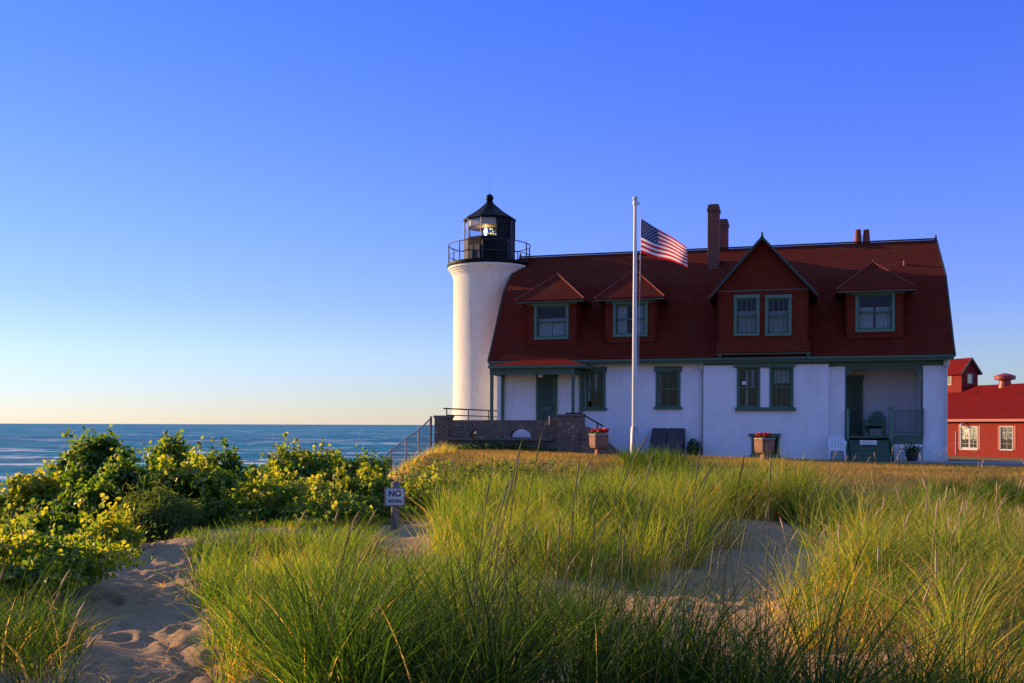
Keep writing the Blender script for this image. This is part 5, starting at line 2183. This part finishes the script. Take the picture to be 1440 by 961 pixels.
# left: between the path and the shrubs
x, y = spots(60, -4.4, -1.8, 7.6, 11.5)
clumps(dg_, x, y, 70, 0.2, rng.uniform(0.35, 0.6, len(x)), rng.uniform(0.3, 0.65, len(x)), K=4, wd=0.008, straw=0.12)
x, y = spots(200, -5.6, -1.9, 11.5, 16.2)
clumps(dg_, x, y, 60, 0.24, tall(x, y, 735), rng.uniform(0.25, 0.6, len(x)), K=4, wd=0.009, straw=0.08)
x, y = spots(60, -6.5, -2.4, 17.0, 21.0)
clumps(dg_, x, y, 55, 0.28, tall(x, y, 712), rng.uniform(0.3, 0.65, len(x)), K=3, wd=0.009, straw=0.12)
x, y = spots(60, -4.4, -2.0, 25, 35.5)
clumps(dg_, x, y, 60, 0.3, rng.uniform(0.25, 0.5, len(x)), rng.uniform(0.7, 0.95, len(x)), K=3, wd=0.011, straw=0.6)
# around the flagpole foot
x, y = spots(46, 3.0, 4.6, 25.2, 27.6)
clumps(dg_, x, y, 60, 0.26, rng.uniform(0.35, 0.58, len(x)), rng.uniform(0.05, 0.35, len(x)), K=3, wd=0.011, straw=0.05)
for (k, a, b, c, d) in ((70, 7.5, 13, 6, 14), (70, -16, -8, 9, 20), (50, -9, -4.2, 2.5, 8), (40, 3, 9, 1.5, 5.5), (60, -14, -6, 19, 27)):
    x, y = spots(k, a, b, c, d)
    clumps(dg_, x, y, 55, 0.26, rng.uniform(0.4, 0.7, len(x)), rng.uniform(0.2, 0.65, len(x)), K=4, wd=0.009, straw=0.15)
n = 5000
x, y = rng.uniform(-4.5, 8, n), 5 + 15 * rng.random(n) ** 1.3
ok = fbm(x * 1.1 + 4, y * 1.1, 3) > -0.05
x, y = x[ok], y[ok]
n = len(x)
dg_.add(x, y, height(x, y) + 0.005, rng.uniform(0.08, 0.22, n), rng.uniform(0, 6.3, n), rng.uniform(1.0, 1.7, n), rng.uniform(0.004, 0.008, n), rng.uniform(0, np.pi, n), rng.uniform(0.8, 1.0, n), np.zeros(n), 3)
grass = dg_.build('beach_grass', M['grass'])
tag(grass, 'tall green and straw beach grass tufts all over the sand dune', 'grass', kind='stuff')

# short dry lawn
lw = Blades()
n = 130000
x, y = rng.uniform(-3.0, 20, n), 17.0 + 19.0 * rng.random(n)
hlx = (x - OX) * CT - (y - OY) * ST
hly = (x - OX) * ST + (y - OY) * CT
k = plateau(x, y)
ok = (hly < np.where(hlx < hx(800, -0.6), -2.6, -1.78)) & (rng.random(n) < k ** 2) & (fbm(x * 0.9, y * 0.9, 3) > -0.28)
x, y = x[ok], y[ok]
n = len(x)
pt = fbm(x * 0.5, y * 0.5, 3)
lw.add(x, y, height(x, y) - 0.005, rng.uniform(0.04, 0.13, n), rng.uniform(0, 6.3, n), rng.uniform(0.1, 0.9, n), rng.uniform(0.008, 0.016, n), rng.uniform(0, np.pi, n), np.clip(0.55 + 1.3 * pt + rng.normal(0, 0.18, n), 0, 1), np.full(n, 0.2), 2)
lawn = lw.build('lawn_grass', M['lawn_blades'])
tag(lawn, 'short sunburnt lawn grass in front of the white house', 'grass', kind='stuff')

# seed stalks
SV, SQ, SC = [], [], []
sn = 0


def stalk(x, y, h, lean, az, tint, head, rad=0.0022, hr=0.0046):
    """A stem with a spindle-shaped seed head, one four-sided tube."""
    global sn
    z = gz(x, y)
    K = 9
    t = np.concatenate([np.linspace(0, 1 - head / h, 5), np.linspace(1 - head / h, 1, K - 3)[1:]])
    r_ = np.where(t <= 1 - head / h + 1e-6, rad, rad)
    u = np.clip((t - (1 - head / h)) / (head / h), 0, 1)
    r_ = rad * (1 - 0.3 * t) + (hr * np.sin(np.pi * np.clip(u, 0, 1) ** 0.8)) * (u > 0)
    r_[-1] = 0.0008
    ln = lean * h * t ** 2.0
    cx, cy, cz = x + math.cos(az) * ln, y + math.sin(az) * ln, z + h * (t - 0.3 * lean * t ** 2.2)
    ring = []
    for k in range(4):
        a = math.pi / 2 * k
        ring.append(np.stack([cx + r_ * math.cos(a), cy + r_ * math.sin(a), cz], -1))
    V = np.stack(ring, 1).reshape(-1, 3)
    m_ = len(t)
    q = []
    for i in range(m_ - 1):
        for k in range(4):
            q.append((sn + i * 4 + k, sn + i * 4 + (k + 1) % 4, sn + (i + 1) * 4 + (k + 1) % 4, sn + (i + 1) * 4 + k))
    SV.append(V)
    SQ.append(q)
    SC.append(np.repeat(np.where(u > 0, min(1, tint + (0.3 if tint > 0.25 else 0.12)), tint), 4))
    sn += len(V)


def stalks(n, x0, x1, y0, y1, h0, h1, tint0, tint1, lean0=0.1, lean1=0.45, wind=0.0, rad=0.0022):
    x, y = spots(n, x0, x1, y0, y1)
    for a, b in zip(x, y):
        if abs(a / b + 0.112) < 0.045 and b < 17.3: continue      # nothing grows right before the sign
        stalk(a, b, random.uniform(h0, h1), random.uniform(lean0, lean1), random.gauss(wind, 0.9), random.uniform(tint0, tint1), random.uniform(0.13, 0.24), rad, 0.0052 if rad < 0.003 else 0.0018)


stalks(46, -0.95, 1.7, 4.6, 6.2, 1.0, 1.65, 0.0, 0.12, 0.05, 0.4, rad=0.0030)
stalks(110, 2.4, 6.8, 6.4, 12, 0.75, 1.05, 0.5, 0.9, 0.1, 0.55)
stalks(26, -2.4, 0.6, 7.4, 11.5, 0.7, 1.0, 0.3, 0.7, 0.1, 0.5)
stalks(70, -2.0, 3.0, 13, 21, 0.65, 0.95, 0.35, 0.8, 0.1, 0.5)
stalks(120, 2.9, 7.5, 14.5, 22, 0.65, 1.0, 0.5, 1.0, 0.1, 0.5)
stalks(90, 5.5, 12.5, 11, 23, 0.7, 1.0, 0.5, 0.9, 0.1, 0.5)
stalks(14, -3.8, -2.4, 5.5, 7, 0.55, 0.8, 0.4, 0.7)
st = np_mesh('seed_stalks', np.concatenate(SV), np.array([q for s in SQ for q in s]), None, np.concatenate(SC), M['straw'], None, True)
tag(st, 'thin straw coloured seed stalks rising above the dune grass', 'grass stalks', kind='stuff')


# ------------------------------------------------------------------ shrubs
def shrub(name, label, cat, px, ptop, D, wpx, lobes, n, t0, t1, size=(0.07, 0.115), mat='leaf', aspect=0.85, base=None, group=None, peak=0.6, shell=0.55):
    """Leafy shrub: twigs from the foot, leaves through several uneven lobes."""
    n = int(n * 2.0)
    ptop += 10
    t0, t1 = t0 + 0.08, t1 + 0.12
    c = at(px, ptop, D)
    g = gz(c.x, c.y) if base is None else base
    H = max(0.5, c.z - g)
    W = wpx * D / 1400 / 2 * 1.2
    s_ = empty(name, (c.x, c.y, g))
    tag(s_, label, cat, group)
    L = []
    for k in range(lobes):
        a = 2 * math.pi * k / lobes + random.uniform(-0.5, 0.5)
        rr = W * random.uniform(0.25, 0.75)
        zz = H * random.uniform(0.30, 0.78 if k else 0.8)
        L.append((rr * math.cos(a), rr * math.sin(a) * 0.8, zz, W * random.uniform(0.30, 0.50), H * random.uniform(0.16, 0.26)))
    L.append((0.0, 0.0, H * 0.80, W * 0.32, H * 0.20))
    L.append((W * 0.1, -0.1, H * 0.35, W * 0.7, H * 0.33))
    wt = np.array([l[3] ** 2 + l[3] * l[4] for l in L])
    wt /= wt.sum()
    li = rng.choice(len(L), n, p=wt)
    La = np.array(L)[li]
    d = unit(rng.normal(0, 1, (n, 3)))
    rad = 1 - np.abs(rng.normal(0, 1, n)) * (1 - shell) * 0.5
    # ragged shell: sprays stand out here and there
    spray = fbm(d[:, 0] * 3 + li * 3.1, d[:, 1] * 3 + d[:, 2] * 4 + li, 3)
    rad = rad * (1 + 1.5 * spray)
    pos = La[:, :3] + d * rad[:, None] * np.stack([La[:, 3], La[:, 3], La[:, 4]], 1)
    pos[:, 2] = np.maximum(pos[:, 2], rng.uniform(0.02, 0.2, n))
    nrm = unit(d * 0.45 + np.array([-0.45, 0.05, 0.45]) + rng.normal(0, 0.5, (n, 3)))
    tan = unit(np.cross(nrm, rng.normal(0, 1, (n, 3))) + np.array([0, 0, -0.35]))
    # upright shoots stand above the crown
    ns, nl = int(10 + W * 14), 14
    if True:
        ks = rng.integers(0, len(L), ns)
        sd = unit(rng.normal(0, 0.8, (ns, 3)) + np.array([-0.1, 0, 0.9]))
        sd[:, 2] = np.abs(sd[:, 2])
        sp_ = np.array(L)[ks]
        root = sp_[:, :3] + sd * np.stack([sp_[:, 3], sp_[:, 3], sp_[:, 4]], 1) * 0.85
        q = rng.random((ns, nl)) * rng.uniform(0.15, 0.42, (ns, 1))
        up = unit(sd * 0.6 + np.array([0, 0, 0.8]))
        spos = (root[:, None] + up[:, None] * q[..., None] + rng.normal(0, 0.035, (ns, nl, 3))).reshape(-1, 3)
        pos = np.concatenate([pos, spos])
        nrm = np.concatenate([nrm, unit(rng.normal(0, 0.7, (ns * nl, 3)) + np.array([-0.6, 0.1, 0.4]))])
        tan = np.concatenate([tan, unit(rng.normal(0, 0.6, (ns * nl, 3)) + np.array([0, 0, 0.4]))])
        n = len(pos)
    sz = rng.uniform(size[0], size[1], n)
    V, Q = leaf_quads(pos, nrm, tan, sz, aspect)
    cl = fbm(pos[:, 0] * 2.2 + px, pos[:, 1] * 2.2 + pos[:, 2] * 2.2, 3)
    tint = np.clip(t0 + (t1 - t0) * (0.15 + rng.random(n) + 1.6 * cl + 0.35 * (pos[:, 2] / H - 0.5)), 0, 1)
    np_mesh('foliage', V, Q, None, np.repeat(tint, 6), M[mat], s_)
    m = MB()
    for l in L[:6]:
        p0 = Vector((random.uniform(-0.08, 0.08), random.uniform(-0.08, 0.08), -0.15))
        p3 = Vector(l[:3])
        p1 = p0.lerp(p3, 0.45) + Vector((random.gauss(0, 0.06), random.gauss(0, 0.06), 0.1))
        m.path([p0, p1, p3, p3 + Vector((random.gauss(0, 0.1), random.gauss(0, 0.1), l[4] * 0.9))], [0.022, 0.015, 0.008, 0.003], 5)
    m.build('stem', M['twig'], s_)
    return s_


SH = 'leafy shrubs on the bank above the lake'
shrub('shrub', 'tallest dark shrub whose pointed top rises above the lake horizon', 'shrub', 150, 599, 19.5, 110, 4, 3600, 0.05, 0.5, group=SH, shell=0.5)
shrub('shrub', 'dark rounded shrub just left of the tallest pointed shrub', 'shrub', 100, 626, 20.0, 80, 4, 2200, 0.0, 0.35, group=SH)
shrub('shrub', 'shrub with yellow upright tips, first tall one right of the pointed shrub', 'shrub', 243, 603, 20.5, 110, 5, 3600, 0.15, 0.65, group=SH)
shrub('shrub', 'olive shrub with a flat top standing midway along the bank', 'shrub', 318, 624, 21.5, 120, 5, 3000, 0.1, 0.55, group=SH)
shrub('shrub', 'broad yellowish shrub, the widest against the lake near the surf', 'shrub', 400, 620, 22.5, 130, 6, 3600, 0.2, 0.7, group=SH)
shrub('shrub', 'loose grey-green shrub between the widest shrub and the fence', 'shrub', 470, 630, 23.5, 110, 5, 2800, 0.15, 0.6, group=SH)
shrub('shrub', 'small yellow-topped shrub at the lower end of the chain link fence', 'shrub', 518, 652, 22.5, 64, 4, 1800, 0.4, 0.9, group=SH)
shrub('shrub', 'wide yellow-leaved shrub sloping down at the far left edge', 'shrub', 45, 655, 18.5, 150, 6, 4200, 0.3, 0.9, group=SH)
shrub('shrub', 'dark green shrub below the tallest one, in front of its foot', 'shrub', 175, 640, 18.0, 150, 6, 4200, 0.05, 0.55, group=SH)
shrub('shrub', 'bushy shrub with a band of yellow leaves below the olive shrub', 'shrub', 285, 642, 18.5, 140, 6, 3800, 0.15, 0.75, group=SH)
shrub('shrub', 'bright yellow-green low shrub left of the no trespassing sign', 'shrub', 430, 668, 19.0, 140, 6, 3400, 0.25, 0.9, group=SH)
shrub('shrub', 'mid green leafy shrub directly behind the no trespassing sign', 'shrub', 515, 664, 19.5, 90, 5, 2400, 0.3, 0.75, group=SH)
shrub('shrub', 'yellow leafy mound nearest the camera beside the sandy path', 'shrub', 25, 744, 10.6, 270, 9, 8000, 0.3, 0.9, (0.045, 0.075), group=SH)
shrub('shrub', 'small yellow clump at the upper end of the sandy path', 'shrub', 150, 736, 14.5, 90, 5, 1800, 0.4, 0.95, (0.06, 0.10), group=SH)
shrub('shrub', 'low dark shrub at the left edge between the two yellow ones', 'shrub', 60, 712, 15.5, 130, 5, 2600, 0.1, 0.6, group=SH)
shrub('juniper', 'feathery green juniper without broad leaves above the sandy path', 'juniper', 225, 676, 16.5, 110, 9, 4200, 0.45, 1.0, (0.06, 0.13), 'needle', 0.14)
shrub('shrub', 'low yellow-green shrub in front of the widest shrub, right of the juniper', 'shrub', 365, 668, 17.5, 130, 6, 3200, 0.3, 0.9, (0.06, 0.10), group=SH)
shrub('shrub', 'small pale green shrub midway between the juniper and the sign post', 'shrub', 455, 690, 17.0, 120, 6, 2600, 0.3, 0.85, (0.05, 0.09), group=SH)
shrub('shrub', 'low bright green shrub just right of the no trespassing sign', 'shrub', 610, 664, 21.0, 120, 7, 2600, 0.3, 0.75, (0.05, 0.09), group=SH)
# off to the left, out of the picture, the same thicket carries on
shrub('shrub', 'leafy shrub continuing the thicket beyond the left edge', 'shrub', -170, 700, 12.0, 200, 6, 2600, 0.2, 0.8, group=SH)

# low leafy ground cover on the dune's shoulder
n = 9000
x, y = rng.uniform(-3.6, 5.0, n), rng.uniform(18.5, 25, n)
k = (fbm(x * 0.6 + 9, y * 0.6, 3) > 0.02)
x, y = x[k], y[k]
x2, y2 = rng.uniform(-8, -2.5, 5000), rng.uniform(15, 24, 5000)
k = (fbm(x2 * 0.6 + 2, y2 * 0.6, 3) > 0.0)
x, y = np.concatenate([x, x2[k]]), np.concatenate([y, y2[k]])
n = len(x)
pos = np.stack([x, y, height(x, y) + rng.uniform(0.02, 0.32, n)], 1)
nrm = unit(np.array([0, 0, 1.0]) + rng.normal(0, 0.5, (n, 3)))
tan = unit(np.cross(nrm, rng.normal(0, 1, (n, 3))))
V, Q = leaf_quads(pos, nrm, tan, rng.uniform(0.05, 0.1, n), 0.8)
gc = np_mesh('ground_cover', V, Q, None, np.repeat(np.clip(rng.normal(0.45, 0.2, n), 0, 1), 6), M['leaf'])
tag(gc, 'low leafy ground cover creeping among the grass before the lawn', 'ground cover', kind='stuff')

# plants along the foot of the terrace wall
n = 1500
u = rng.random(n)
x = X0 + (pb - X0) * u
v = TVF - 0.30 - np.abs(rng.normal(0, 0.12, n))
zt = np.abs(rng.normal(0, 0.22, n)) * (0.5 + fbm(x * 1.2, x * 0 + 3, 3))
wxp, wyp = OX + x * CT + v * ST, OY - x * ST + v * CT
pos = np.stack([wxp, wyp, height(wxp, wyp) + zt], 1)
nrm = unit(np.array([0, -0.3, 1.0]) + rng.normal(0, 0.6, (n, 3)))
tan = unit(np.cross(nrm, rng.normal(0, 1, (n, 3))))
V, Q = leaf_quads(pos, nrm, tan, rng.uniform(0.06, 0.12, n), 0.6)
bp_ = np_mesh('border_plants', V, Q, None, np.repeat(rng.uniform(0.1, 0.7, n), 6), M['leaf'])
tag(bp_, 'strip of low green plants along the foot of the stone wall', 'plants', kind='stuff')
